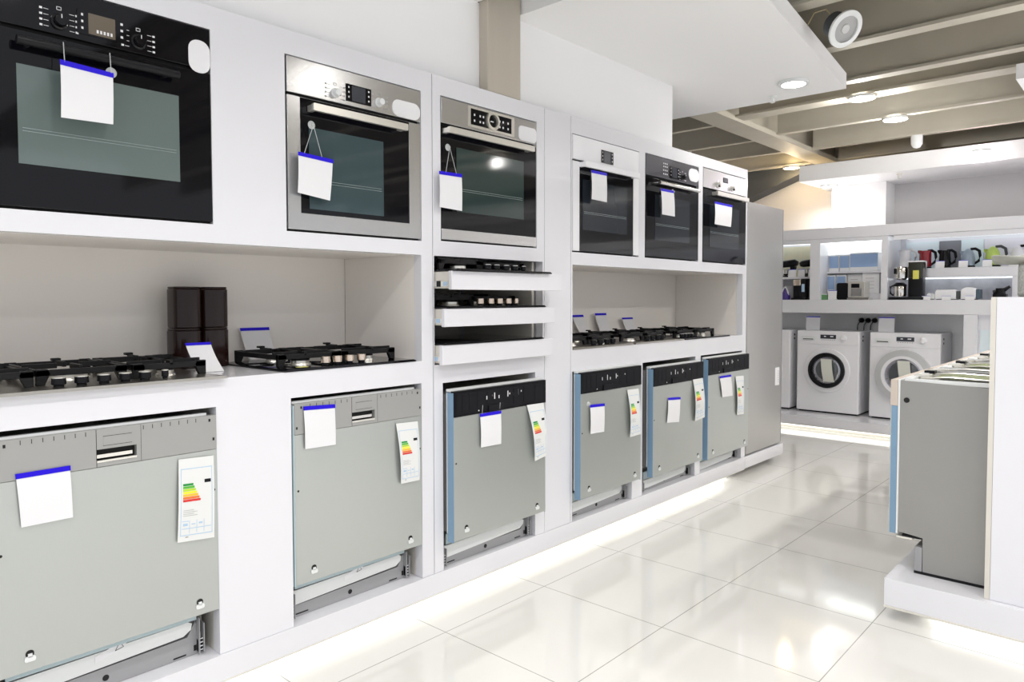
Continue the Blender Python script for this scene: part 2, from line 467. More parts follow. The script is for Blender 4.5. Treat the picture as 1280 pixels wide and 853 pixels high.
def card(label, q, X, cup=None, strings=(), bulge=0.004, group=None, cupX=None):
    c = (X, (q[2][0] + q[3][0]) / 2, min(q[2][1], q[3][1]))
    t = thing('price_card', label, 'card', c, 0, group)
    rebase(sheet(G(paper), q, X, bulge=bulge), c).build('sheet', t)
    rebase(sheet(G(blueink), q, X, bulge=bulge, u0=-0.01, u1=1.01, v0=-0.01, v1=0.085, off=0.0014, n=2), c).build('header_strip', t)
    cx = cupX if cupX else X + .006
    for a, b in strings: rebase(G(clearp).tube([(cx, a[0], a[1]), (X + .002, b[0], b[1])], 0.0012, 5), c).build('string', t)
    if cup:
        g = G(clearp).lathe([(0.002, 0.012), (0.005, 0.011), (0.006, 0.006), (0.010, 0.003), (0.0145, 0.0)], (cx - .012, cup[0], cup[1]), 'x', 18)
        rebase(g, c).build('suction_cup', t)
    return t


def energy(label, q, X, bulge=0.006):
    c = (X, (q[2][0] + q[3][0]) / 2, min(q[2][1], q[3][1]))
    t = thing('energy_label', label, 'label', c, 0)
    rebase(sheet(G(paperg), q, X, bulge=bulge, n=12), c).build('sheet', t)
    g = G(EM[0])
    for k in range(7):
        g.m(EM[k]); v0 = 0.30 + 0.032 * k
        sheet(g, q, X, bulge=bulge, u0=0.12, u1=0.40 + 0.034 * k, v0=v0, v1=v0 + 0.026, off=0.0008, n=1)
    rebase(g, c).build('class_scale', t)
    rebase(sheet(G(blackpl), q, X, bulge=bulge, u0=0.72, u1=0.90, v0=0.27, v1=0.31, off=0.0008, n=1), c).build('rating_arrow', t)
    g = G(bluelite)
    for u0, u1, v0, v1 in ((0.06, 0.075, 0.12, 0.93), (0.925, 0.94, 0.12, 0.93), (0.06, 0.94, 0.12, 0.128), (0.06, 0.94, 0.92, 0.928),
                           (0.10, 0.28, 0.75, 0.757), (0.10, 0.9, 0.84, 0.847), (0.5, 0.51, 0.75, 0.9), (0.3, 0.31, 0.75, 0.9), (0.7, 0.71, 0.75, 0.9),
                           (0.13, 0.25, 0.78, 0.81), (0.36, 0.46, 0.79, 0.80), (0.56, 0.66, 0.78, 0.80)):
        sheet(g, q, X, bulge=bulge, u0=u0, u1=u1, v0=v0, v1=v1, off=0.0008, n=3)
    g.m(markg)
    for k in range(4): sheet(g, q, X, bulge=bulge, u0=0.13, u1=0.42 + .1 * (k % 2), v0=0.62 + .022 * k, v1=0.624 + .022 * k, off=0.0008, n=1)
    g.m(blackpl); sheet(g, q, X, bulge=bulge, u0=0.2, u1=0.28, v0=0.945, v1=0.95, off=0.0008, n=1)
    rebase(g, c).build('print', t)
    return t


# ================================================================== OVENS
def oven(label, y0, w, z0, h, cph, style):
    t = thing('built_in_oven', label, 'oven', (WX - .018, y0, z0), 90)
    pm = {'black': blackgl, 'steel': steel, 'white': white2, 'blacksteel': blackgl, 'slate': blackgl}[style['panel']]
    G(darkgrey).box(.014, w - .014, .0, .46, .004, h - .004).m(blackmat).box(.001, w - .001, -.003, .0, .001, h - .001).build('body', t)
    zc = h - cph
    if style['panel'] == 'slate': pm = mat('dark_slate_panel', (0.06, 0.06, 0.075), 0.25, 0.4, coat=0.3)
    G(pm).box(0, w, -.020, -.004, zc + .004, h).build('control_panel', t, bev=0.002)
    # door
    fm = {'black': blackgl, 'steel': steel, 'white': white2, 'none': blackgl, 'bottom': blackgl}[style['door']]
    d = G(fm)
    fl, fr, ft_, fb = style.get('frame', (0, 0, 0, 0))
    door = None
    if fl or fb:
        if fl:
            d.box(0, fl, -.020, -.004, 0.004, zc - .006); d.box(w - fr, w, -.020, -.004, 0.004, zc - .006)
            if ft_: d.box(fl, w - fr, -.020, -.004, zc - .006 - ft_, zc - .006)
            if fb: d.box(fl, w - fr, -.020, -.004, 0.004, fb)
        door = d.build('door_frame', t, bev=0.0015) if fl else None
        gl = G(blackgl).box(fl, w - fr, -.017, -.004, fb if fb else .004, zc - .006 - ft_).build('door_glass', t)
    else:
        gl = G(blackgl).box(0, w, -.020, -.004, 0.004, zc - .006).build('door_glass', t, bev=0.002)
    if style['door'] == 'bottom': G(steel).box(0, w, -.020, -.004, .003, .048).build('door_trim', t, bev=.0015); 
    a, b, c, e = style['win']; yw = -.0215 if not fl else -.0185
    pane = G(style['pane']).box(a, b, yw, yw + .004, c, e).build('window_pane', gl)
    rk = G(rackm)
    for q in (0.33, 0.36): rk.box(a + .01, b - .01, yw - .0006, yw, c + (e - c) * q, c + (e - c) * q + .0014)
    if style.get('rack'): rk.build('oven_rack', gl)
    # handle
    ha, hb, hz, hh, hd = style['handle']; hm = style['hmat']
    if style.get('round'):
        g = G(hm).tube([(ha, -.02 - hd, hz), (hb, -.02 - hd, hz)], hh / 2, 16)
        for xx in (ha + .03, hb - .03): g.tube([(xx, -.018, hz), (xx, -.02 - hd, hz)], hh * .35, 10)
    else:
        g = G(hm).rbox(ha, hb, -.02 - hd - .010, -.02 - hd + .004, hz - hh / 2, hz + hh / 2, .004, 'y')
        g.m(blackpl if hm is blackgl else hm)
        for xx in (ha + .002, hb - .022): g.box(xx, xx + .02, -.02 - hd + .004, -.019, hz - hh / 2 + .003, hz + hh / 2 - .003)
    g.build('handle', t, bev=.001)
    # display, knobs, marks
    yf = -.0205
    if 'disp' in style:
        a, b, c, e = style['disp']
        G(blackgl).box(a, b, yf - .002, yf, c, e).build('display', t, bev=.0006)
        dd = G(style.get('lcd', lcd)).box(a + (b - a) * .22, b - (b - a) * .24, yf - .0026, yf - .002, c + .004, e - .004)
        dd.m(markw)
        for k in range(3): dd.box(a + (b - a) * .08, a + (b - a) * .12, yf - .0026, yf - .002, c + (e - c) * (.2 + .28 * k), c + (e - c) * (.3 + .28 * k)); dd.box(b - (b - a) * .13, b - (b - a) * .08, yf - .0026, yf - .002, c + (e - c) * (.2 + .28 * k), c + (e - c) * (.3 + .28 * k))
        if style.get('digits'):
            for k in range(5): dd.box(a + (b - a) * (.38 + .07 * k), a + (b - a) * (.42 + .07 * k), yf - .003, yf - .0026, c + (e - c) * .16, c + (e - c) * .30)
        dd.build('display_screen', t)
    for kx, kz, kr in style.get('knobs', ()):
        km = style.get('kmat', steel)
        k = G(km).lathe([(kr, 0), (kr, -.004), (kr * .78, -.006), (kr * .74, -.022), (kr * .66, -.024)], (kx, yf, kz), 'y', 28)
        k.m(markw).box(kx - .001, kx + .001, yf - .0245, yf - .024, kz + kr * .2, kz + kr * .7)
        k.build('knob', t, recalc=True)
        if style.get('marks', True):
            mk = G(style.get('markmat', markg))
            for s_ in (-1, 1):
                for j in range(4):
                    zz = kz + .024 - .015 * j
                    mk.box(kx + s_ * (kr + .022) - .0035, kx + s_ * (kr + .022) + .0035, yf - .0004, yf, zz, zz + .0055)
                    mk.box(min(kx + s_ * (kr + .004), kx + s_ * (kr + .016)), max(kx + s_ * (kr + .004), kx + s_ * (kr + .016)), yf - .0004, yf, zz + .002, zz + .0032)
            mk.box(kx - .006, kx + .006, yf - .0004, yf, kz + kr + .010, kz + kr + .0115).box(kx - .006, kx + .006, yf - .0004, yf, kz + kr + .018, kz + kr + .0195)
            mk.box(kx - .006, kx - .0045, yf - .0004, yf, kz + kr + .010, kz + kr + .0195).box(kx + .0045, kx + .006, yf - .0004, yf, kz + kr + .010, kz + kr + .0195)
            mk.build('symbols', t)
    if 'sticker' in style:
        a, b, c, e, r = style['sticker']
        G(paper).rbox(a, b, yf - .0022, yf - .0002, c, e, r, 'y').build('sticker', t)
    return t


oven('wide black glass oven at the far left with a price card hung from its handle', 0.452, 0.603, 1.540, 0.603, 0.130,
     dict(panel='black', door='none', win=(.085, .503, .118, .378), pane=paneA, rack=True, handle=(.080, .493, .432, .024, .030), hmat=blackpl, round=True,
          disp=(.230, .358, .495, .560), lcd=lcdbronze, digits=True, knobs=[(.187, .512, .021), (.390, .510, .021)], kmat=blackgl, markmat=markw,
          sticker=(.535, .602, .462, .562, .03)))
oven('wide stainless steel oven with round white knobs, right of the black one', 1.321, 0.594, 1.538, 0.595, 0.126,
     dict(panel='steel', door='steel', frame=(.050, .058, .001, .062), win=(.085, .41, .080, .365), pane=paneB, rack=True, handle=(.077, .497, .428, .026, .034), hmat=alu,
          disp=(.240, .352, .488, .551), knobs=[(.193, .505, .017), (.388, .510, .017)], kmat=whiteplastic,
          sticker=(.452, .592, .475, .540, .030)))
oven('stainless oven with a ring dial above the three drawers', 2.030, 0.608, 1.545, 0.592, 0.110,
     dict(panel='steel', door='bottom', frame=(0, 0, 0, .048), win=(.085, .515, .125, .395), pane=paneC, handle=(.004, .545, .452, .026, .036), hmat=alu, rack=True,
          sticker=(.480, .606, .492, .560, .020)))
t3 = bpy.data.objects['built_in_oven.002']
g = G(alu).box(.155, .450, -.0216, -.0206, .498, .586).m(blackgl).box(.170, .428, -.0235, -.0216, .508, .576)
g.m(markw)
for xx in (.190, .225, .245, .350, .372, .405):
    for zz in (.527, .552): g.box(xx - .004, xx + .004, -.0239, -.0235, zz - .005, zz + .004)
g.box(.290, .310, -.0239, -.0235, .539, .544); g.build('display', t3)
G(alu).ring((.300, -.034, .542), .028, .040, .012).build('dial_ring', t3, recalc=True)
oven('narrow white oven with a dark door glass, leftmost of the three over the right niche', 2.925, 0.617, 1.541, 0.592, 0.126,
     dict(panel='white', door='white', frame=(.055, .055, .001, .004), win=(.085, .500, .115, .375), pane=paneD, rack=True, handle=(.050, .560, .445, .030, .034), hmat=white2,
          disp=(.245, .357, .482, .550)))
oven('black oven with a bright round sticker, middle of the three over the right niche', 3.615, 0.636, 1.541, 0.597, 0.125,
     dict(panel='slate', door='none', win=(.100, .520, .105, .37), pane=paneD, rack=True, handle=(.100, .580, .438, .022, .034), hmat=chrome, round=True,
          disp=(.270, .385, .490, .560), knobs=[(.425, .512, .017)], kmat=blackpl, markmat=markw, sticker=(.500, .634, .500, .580, .040)))
t5 = bpy.data.objects['built_in_oven.004']
g = G(markw)
for xx in (.195, .215, .235):
    for zz in (.500, .522, .544, .562): g.box(xx, xx + .008, -.0209, -.0205, zz, zz + .008)
g.build('symbols', t5)
oven('steel-topped black oven with two knobs, last before the silver fridge', 4.314, 0.644, 1.541, 0.608, 0.128,
     dict(panel='steel', door='none', win=(.09, .53, .10, .38), pane=paneD, handle=(.120, .600, .452, .028, .034), hmat=alu, rack=True,
          disp=(.285, .355, .545, .578), knobs=[(.205, .520, .022), (.425, .520, .022)], kmat=chrome, marks=False))

# ================================================================== DISHWASHERS
def body_dw(t, w, H, d=0.54, a=.008, b=.008):
    """tub box with the notch for the kick space at the lower front; local z 0..H"""
    G(steelside).prism([(.055, .165), (.11, .155), (.11, .0), (d, 0), (d, H), (.055, H)], 'x', a, w - b).build('housing', t)
    g = G(whiteplastic).box(.004, w - .004, .019, .046, .16, H + .012); g.build('tub_collar', t)


def dishwasher(label, y0, w, z0, zt, zb, X, style, d=0.52, ia=.008, ib=.008):
    z0 = .1475
    t = thing('dishwasher', label, 'dishwasher', (X, y0, z0), 90)
    b, T = zb - z0, zt - z0
    inset = max(0, -2.245 - X) + 0.0
    body_dw(t, w, T - .015, d, ia, ib)
    fh = 0.108
    # door sheet
    G(steeldoor).box(.004, w, 0, .018, b, T - fh - .0015).build('door', t, bev=.0008)
    G(film if style != 'grey' else film2).box(0, .0035, .001, .036, b - .004, T - .006).build('side_film', t)
    G(film if style != 'grey' else film2).box(w, w + .002, .003, .036, b - .004, T - .006).build('side_film', t)
    if style == 'grey':
        rx0, rx1 = .250 * w / .6, .358 * w / .6
        g = G(steelgrey)
        zf0, zf1 = T - fh, T
        g.box(.004, rx0, -.002, .018, zf0, zf1); g.box(rx1, w, -.002, .018, zf0, zf1)
        g.box(rx0, rx1, -.002, .018, zf0 + .050, zf1); g.box(rx0, rx1, -.002, .018, zf0, zf0 + .012)
        g.box(rx0 + .018, rx1 - .014, -.0028, -.002, zf0 + .060, zf0 + .086)
        g.m(blackmat).box(rx0, rx1, .017, .018, zf0 + .012, zf0 + .05)
        for k in range(7):
            for xs in (.065, .375): g.box(xs + .026 * k, xs + .026 * k + .0016, -.0025, -.002, zf1 - .016, zf1 - .004)
        for xs, zs in ((.030, .014), (w - .022, .014), (.012, .085), (w - .010, .075)):
            g.box(xs - .003, xs + .003, -.0026, -.002, zf1 - zs - .005, zf1 - zs + .004)
        g.box(rx0 - .001, rx0 + .0004, -.0024, -.002, zf0, zf1).box(rx1 + .012, rx1 + .0128, -.0024, -.002, zf0, zf1)
        for q0, q1 in ((zf0 + .059, zf0 + .060), (zf0 + .086, zf0 + .087)): g.box(rx0 + .017, rx1 - .013, -.0031, -.0028, q0, q1)
        f = g.build('control_fascia', t)
        G(chrome).box(rx0 + .002, rx1 - .010, .004, .014, zf0 + .024, zf0 + .034).m(alu).box(rx0, rx1, -.002, .006, zf0 + .011, zf0 + .018).build('handle', t)
        G(whiteplastic).box(.006, w - .022, .019, .034, T - .02, T + .007).build('top_strip', t)
    else:
        g = G(mat('matt_black_fascia', (0.006, 0.006, 0.008), .42, spec=.15)).box(.004, w, -.003, .018, T - fh, T).build('control_fascia', t, bev=.001)
        q = G(mat('matt_black_relief', (0.012, 0.012, 0.015), .5, spec=.12)).box(.02, w - .02, -.0033, -.003, T - fh + .01, T - .010)
        for xs in (.05, .09, .14, .20, .37, .44, .52): q.box(xs * w / .6, (xs + .032) * w / .6, -.0045, -.003, T - fh + .020, T - .016)
        q.box(w * .34, w * .50, -.010, -.003, T - fh + .002, T - fh + .030)
        q.build('relief', g)
        q = G(markw)
        for xs, zz, hh in ((.150, .030, .028), (.162, .038, .010), (.195, .036, .016), (.203, .032, .006), (.228, .034, .008), (.244, .026, .028), (.272, .040, .014),
                           (.330, .026, .026), (.342, .036, .008), (.370, .036, .016), (.378, .034, .005), (.398, .026, .026), (.420, .032, .007)):
            q.box(xs * w / .6, (xs + .0055) * w / .6, -.0036, -.003, T - zz - hh, T - zz)
        for xs, zz in ((.158, .075), (.370, .068), (.145, .092)): q.box(xs * w / .6, (xs + .006) * w / .6, -.0036, -.003, T - zz - .005, T - zz)
        q.build('markings', g)
        G(whiteplastic).box(.004, w - .004, .019, .046, T - .006, T + .008).build('top_strip', t)
    # hinge holes and white plugs
    for xs, zz in ((.075, .045), (w - .062, .040)):
        g = G(blackmat).rbox(xs - .010, xs + .010, -.001, 0, b + zz - .008, b + zz + .012, .009, 'y')
        g.build('mounting_hole', t)
        g = G(whiteplastic).rbox(xs - .013, xs + .013, -.005, -.0008, b + zz - .018, b + zz - .004, .005, 'y').box(xs - .005, xs + .005, -.005, -.0008, b + zz - .006, b + zz + .003)
        g.build('mounting_plug', t)
    g = G(blackmat)
    g.cyl((.016, 0, b + (T - b) * .52), .004, -.0008, 'y', 12); g.cyl((w - .010, 0, b + (T - b) * .62), .004, -.0008, 'y', 12); g.build('screw_hole', t, recalc=True)
    # kick area below the door
    ky = .075 if style == 'grey' else .10
    G(film2).box(.03, w - .05, ky - .02, ky - .016, b - .035, b + .01).build('drip_sheet', t)
    G(whiteplastic).prism([(.02, b - .042), (w - .075, b - .038), (w - .062, b - .046), (w - .066, b - .065), (w - .090, b - .080), (.02, b - .095)], 'y', ky - .015, ky - .010).build('kick_sheet', t)
    g = G(mat('kick_grey', (0.35, 0.35, 0.36), 0.5))
    g.prism([(.005, 0), (w - .026, 0), (w - .026, max(b - .10, .05)), (w - .05, max(b - .045, .08)), (w - .075, max(b - .09, .04)), (.03, max(b - .10, .04)), (.005, max(b - .07, .04))], 'y', ky - .008, ky + .004)
    g.m(blackmat).cyl((w * .47, ky - .0085, max(b - .125, .022)), .009, -.001, 'y', 16)
    g.box(w - .12, w - .08, ky - .0095, ky - .008, .006, .010).box(.02, .09, ky - .0095, ky - .008, .008, .012).box(w - .055, w - .045, ky - .0095, ky - .008, .012, .03)
    g.build('kick_plate', t)
    for xs in (.008, w - .046):
        g = G(mat('kick_grey', (0.35, 0.35, 0.36), 0.5)).box(xs, xs + .003, ky - .03, ky, .005, b - .03).box(xs + .015, xs + .018, ky - .03, ky, .005, b - .05)
        g.m(blackpl).box(xs, xs + .018, ky - .022, ky - .0105, .010, .05)
        for k in range(4): g.m(whiteplastic).box(xs + .002, xs + .016, ky - .024, ky - .022, .014 + .012 * k, .017 + .012 * k)
        g.build('foot_bracket', t)
    if style == 'grey':
        g = G(paper); x0 = w * .42; zz = b - .058
        g.prism([(x0 + .0, zz - .010), (x0 + .085, zz + .012), (x0 + .085, zz + .034), (x0 + .0, zz + .010)], 'y', ky - .0165, ky - .0155)
        g.m(blackpl)
        for p, q in (((x0 + .055, zz + .008), (x0 + .078, zz + .013)), ((x0 + .078, zz + .013), (x0 + .068, zz + .030)), ((x0 + .068, zz + .030), (x0 + .055, zz + .008))):
            g.tube([(p[0], ky - .0168, p[1]), (q[0], ky - .0168, q[1])], .0008, 5)
        g.build('warning_sticker', t)
    return t


dishwasher('wide grey-topped dishwasher under the large stainless hob at the far left', .456, .597, .190, .930, .300, -2.236, 'grey')
dishwasher('grey-topped dishwasher with its card on the fascia, below the black glass hob', 1.328, .582, .175, .933, .290, -2.236, 'grey')
dishwasher('black-topped dishwasher under the drawer tower, its door pushed out past the cabinet', 2.036, .602, .148, .912, .278, -2.182, 'black', .50, .006, .014)
dishwasher('black-topped dishwasher beside the tall plain panel, blue film on its left edge', 2.930, .572, .148, .920, .270, -2.192, 'black', .50, .008, .022)
dishwasher('black-topped dishwasher between two others in the right-hand cabinet', 3.632, .612, .146, .893, .255, -2.192, 'black', .50, .006, .020)
dishwasher('black-topped dishwasher next to the silver fridge', 4.312, .618, .146, .905, .243, -2.192, 'black', .50, .006, .016)

# ================================================================== HOBS
def hob(label, y0, w, d, X, z, plate_m, knobs, kmat, burners, kz=.0, supports=None, gas=True, kr=.019, kd=.06, group=None):
    t = thing('gas_hob' if gas else 'glass_hob', label, 'hob', (X, y0, z), 90)
    G(plate_m).prism([(0, 0), (w, 0), (w, .004), (w - .012, .009), (.012, .009), (0, .004)], 'y', 0, d).build('hob_plate', t)
    if not gas: return t
    for kx, r in knobs:
        k = G(blackpl).lathe([(r * .7, .009), (r * .7, .014), (r, .017), (r * .96, .034)], (kx, kd, 0), 'z', 24)
        k.m(kmat).lathe([(r * .93, .034), (r * .93, .0365), (r * .7, .037)], (kx, kd, 0), 'z', 24)
        if kmat is copper: k.m(kmat).lathe([(r * 1.01, .018), (r * 1.01, .040), (r * .8, .0405)], (kx, kd, 0), 'z', 24)
        k.build('knob', t)
    for bx, by, r in burners:
        b = G(alu).lathe([(r * 1.15, .009), (r * 1.1, .014), (r * .95, .016), (r * .95, .026)], (bx, by, 0), 'z', 28).build('burner', t)
        G(castiron).lathe([(r, .026), (r * 1.02, .030), (r * .9, .034), (r * .5, .035)], (bx, by, 0), 'z', 28).build('burner_cap', b)
    for x0, x1, y0_, y1 in supports:
        g = G(castiron); zt = .054; th = .012
        for yy in (y0_, y1 - th): g.box(x0, x1, yy, yy + th, zt - .020, zt - .002)
        for xx in (x0, x1 - th): g.box(xx, xx + th, y0_, y1, zt - .020, zt - .002)
        for xx, sx in ((x0, 1), (x1, -1)):
            for yy, sy in ((y0_, 1), (y1, -1)):
                g.prism([(xx, .009), (xx + sx * .022, .009), (xx + sx * .036, zt - .012), (xx + sx * .030, zt), (xx, zt)], 'y', yy, yy + sy * .016)
        mine = [q for q in burners if x0 < q[0] < x1 and y0_ < q[1] < y1]
        for bx, by, r in mine:
            for a in (0, 90, 180, 270):
                ca, sa = cos(radians(a)), sin(radians(a))
                L = min((x1 - bx) if ca > .5 else (bx - x0) if ca < -.5 else 1, (y1 - by) if sa > .5 else (by - y0_) if sa < -.5 else 1, .12)
                p0 = (bx + ca * r * .55, by + sa * r * .55); p1 = (bx + ca * L, by + sa * L)
                g.box(min(p0[0], p1[0]) - abs(sa) * .005, max(p0[0], p1[0]) + abs(sa) * .005, min(p0[1], p1[1]) - abs(ca) * .005, max(p0[1], p1[1]) + abs(ca) * .005, zt - .010, zt + .006)
                g.box(p1[0] - .012, p1[0] + .012, p1[1] - .012, p1[1] + .012, zt + .004, zt + .012) if a in (90,) else None
        g.build('pan_support', t, bev=.0012, seg=1, recalc=True)
    return t


B4 = lambda w, d: [(w * .24, d * .30, .036), (w * .24, d * .72, .028), (w * .76, d * .30, .022), (w * .76, d * .72, .036)]
hobsteel = mat('brushed_hob_steel', (0.50, 0.48, 0.44), 0.28, 1.0, noise=0.15, nscale=30, stretch=(1, 40, 1))
W1 = .75
hob('five-burner stainless gas hob on the counter at the far left, six knobs along its front', .335, W1, .50, -2.215, CT + .001, hobsteel,
    [(.290, .0185), (.347, .0185), (.405, .0185), (.463, .0185), (.518, .0185), (.577, .0105)], alu,
    [(.13, .16, .030), (.13, .37, .036), (.375, .27, .055), (.62, .16, .026), (.62, .37, .036)],
    supports=[(.02, .245, .11, .47), (.255, .495, .13, .47), (.505, .73, .11, .47)], kd=.055)
hob('black glass gas hob with four pale knobs beside the leaning card in the left niche', 1.300, .585, .445, -2.236, CT + .001, blackgl,
    [(.197, .017), (.248, .017), (.302, .017), (.356, .017)], copper, B4(.585, .46), supports=[(.03, .285, .10, .425), (.295, .555, .10, .425)], kd=.055)
g = G(gold).rbox(.07, .115, .03, .06, .0092, .0102, .012, 'z').build('yellow_tab', bpy.data.objects['gas_hob.001'])
hob('stainless gas hob nearest the plain tall panel in the right niche', 2.932, .565, .455, -2.236, 1.037, hobsteel,
    [(.255, .019), (.318, .019), (.381, .019), (.437, .019)], blackpl, B4(.565, .46), supports=[(.03, .28, .12, .435), (.29, .54, .12, .435)], kd=.06)
hob('stainless gas hob in the middle of the right niche', 3.515, .565, .455, -2.236, 1.037, hobsteel,
    [(.218, .019), (.277, .019), (.335, .019), (.386, .019)], blackpl, B4(.565, .46), supports=[(.03, .28, .12, .435), (.29, .54, .12, .435)], kd=.06)
hob('black glass gas hob at the fridge end of the right niche', 4.10, .62, .455, -2.236, 1.037, blackgl,
    [(.040, .015), (.082, .015), (.124, .015), (.166, .015)], chrome, B4(.62, .46), supports=[(.03, .30, .10, .435), (.31, .58, .10, .435)], kd=.055)

# ------------------------------------------------------------------ pulled-out drawers in the tower
def drawer(label, X, z0, z1):
    t = thing('pull_out_drawer', label, 'drawer', (X, 1.985, z0), 90)
    h = z1 - z0; gap = -2.24 - X
    G(white).box(0, .716, gap * -1 * -1 * 0, .018, 0, h).build('drawer_front', t, bev=.001)
    for e in (.008, .64): G(cream).box(e, e + .014, .0185, .50, .006, h - .002).build('side', t)
    G(cream).box(.0225, .6395, .0185, .50, .006, .020).build('bottom', t)
    G(alu).box(.0035, .0078, .022, .44, .014, .034).m(bluelite).box(.003, .0034, .030, .055, .016, .032).m(blackpl).box(.003, .0034, .07, .095, .012, .036).build('runner', t)
    return t


drawer('topmost pulled-out white drawer of the tower, open the furthest', -2.132, 1.337, 1.413)
drawer('middle white drawer of the tower with a dark gas hob on top', -2.176, 1.184, 1.259)
drawer('lowest white drawer of the tower, carrying a flat glass hob', -2.190, 1.026, 1.108)
hob('dark gas hob displayed on the topmost tower drawer', 1.990, .615, .50, -2.115, 1.414, blackgl,
    [(.276, .018), (.332, .018), (.395, .018), (.454, .018), (.515, .012)], chrome, B4(.60, .46), supports=[(.02, .27, .12, .46), (.29, .60, .16, .46)], kd=.09)
hob('dark gas hob with cream knobs displayed on the middle tower drawer', 1.990, .64, .46, -2.172, 1.260, blackgl,
    [(.283, .0165), (.350, .0165), (.408, .0165), (.467, .0165), (.523, .011)], copper, B4(.60, .44), supports=[(.02, .28, .12, .42), (.29, .60, .16, .42)], kd=.085)
hob('flat black glass hob lying on the lowest tower drawer', 1.990, .64, .46, -2.185, 1.109, blackgl, [], chrome, [], supports=[], gas=False)

# ------------------------------------------------------------------ canisters behind the first hob
def canister(label, y, x, z, h, r):
    t = thing('storage_canister', label, 'canister', (x, y, z))
    G(brown).rbox(-r, r, -r, r, 0, h - .008, r * .55, 'z', 7).build('canister_body', t, bev=.003)
    G(brown).rbox(-r * .97, r * .97, -r * .97, r * .97, h - .0075, h, r * .55, 'z', 7).build('lid', t, bev=.002)
canister('lower dark brown canister on the left of the stack behind the leaning card', 1.140, -2.66, CT + .001, .147, .051)
canister('lower dark brown canister on the right of the stack behind the leaning card', 1.243, -2.66, CT + .001, .147, .050)
canister('upper dark brown canister on the left of the stack in the left niche', 1.142, -2.66, CT + .149, .150, .050)
canister('upper dark brown canister on the right of the stack in the left niche', 1.243, -2.66, CT + .149, .150, .049)

# ------------------------------------------------------------------ cards and energy labels on the oven wall
card('price card hung by two strings from the handle of the wide black oven', [(.624, 1.935), (.753, 1.928), (.750, 1.787), (.622, 1.783)], -2.185,
     cup=(.755, 1.935), strings=[((.634, 1.985), (.634, 1.931)), ((.748, 1.985), (.748, 1.928))], cupX=-2.190)
card('price card taped over the glass of the wide stainless oven', [(1.347, 1.804), (1.485, 1.796), (1.470, 1.650), (1.342, 1.665)], -2.214,
     cup=(1.405, 1.907), strings=[((1.405, 1.905), (1.44, 1.80)), ((1.405, 1.905), (1.37, 1.803))], cupX=-2.209)
card('price card on the left edge of the ring-dial oven above the drawers', [(1.994, 1.822), (2.121, 1.825), (2.120, 1.671), (1.993, 1.676)], -2.214,
     cup=(2.048, 1.928), strings=[((2.048, 1.926), (2.03, 1.822)), ((2.048, 1.926), (2.09, 1.824))], cupX=-2.207)
card('price card hanging from the handle of the narrow white oven', [(3.015, 1.956), (3.150, 1.957), (3.151, 1.806), (3.016, 1.809)], -2.190)
card('price card hanging from the handle of the black oven with the round sticker', [(3.701, 1.939), (3.849, 1.941), (3.860, 1.790), (3.712, 1.791)], -2.190, cup=(3.85, 1.938))
card('price card hanging from the handle of the steel-topped oven by the fridge', [(4.38, 1.930), (4.632, 1.929), (4.611, 1.782), (4.375, 1.784)], -2.190)
card('slightly crooked price card on the far left dishwasher', [(.509, .838), (.636, .839), (.640, .695), (.518, .695)], -2.232)
card('price card on the grey fascia of the dishwasher below the black glass hob', [(1.365, .921), (1.493, .915), (1.494, .768), (1.369, .771)], -2.231)
card('price card on the dishwasher under the drawer tower', [(2.188, .802), (2.319, .801), (2.318, .654), (2.192, .656)], -2.176,
     strings=[((2.20, .84), (2.20, .80)), ((2.31, .84), (2.31, .80))])
card('price card on a suction cup on the dishwasher beside the tall plain panel', [(3.004, .749), (3.133, .743), (3.127, .594), (3.005, .599)], -2.186, cup=(2.997, .755), cupX=-2.179)
card('price card on the dishwasher between two others', [(3.798, .703), (3.942, .693), (3.925, .543), (3.781, .556)], -2.188)
card('tilted price card on the dishwasher next to the silver fridge', [(4.465, .778), (4.633, .776), (4.661, .630), (4.504, .635)], -2.188)
energy('energy label with coloured bars on the far left dishwasher', [(.931, .807), (1.041, .802), (1.037, .540), (.922, .551)], -2.232)
energy('energy label curling off the dishwasher below the black glass hob', [(1.775, .808), (1.886, .803), (1.888, .564), (1.793, .566)], -2.232, .012)
energy('twisted energy label on the dishwasher under the drawer tower', [(2.498, .806), (2.619, .804), (2.626, .551), (2.543, .538)], -2.178, .018)
energy('energy label on the dishwasher beside the tall plain panel', [(3.354, .794), (3.468, .792), (3.479, .532), (3.372, .530)], -2.188, .014)
energy('energy label on the dishwasher between two others', [(4.101, .788), (4.229, .788), (4.244, .533), (4.116, .524)], -2.188, .014)
energy('energy label on the dishwasher next to the silver fridge', [(4.707, .759), (4.835, .754), (4.829, .483), (4.726, .490)], -2.188, .010)


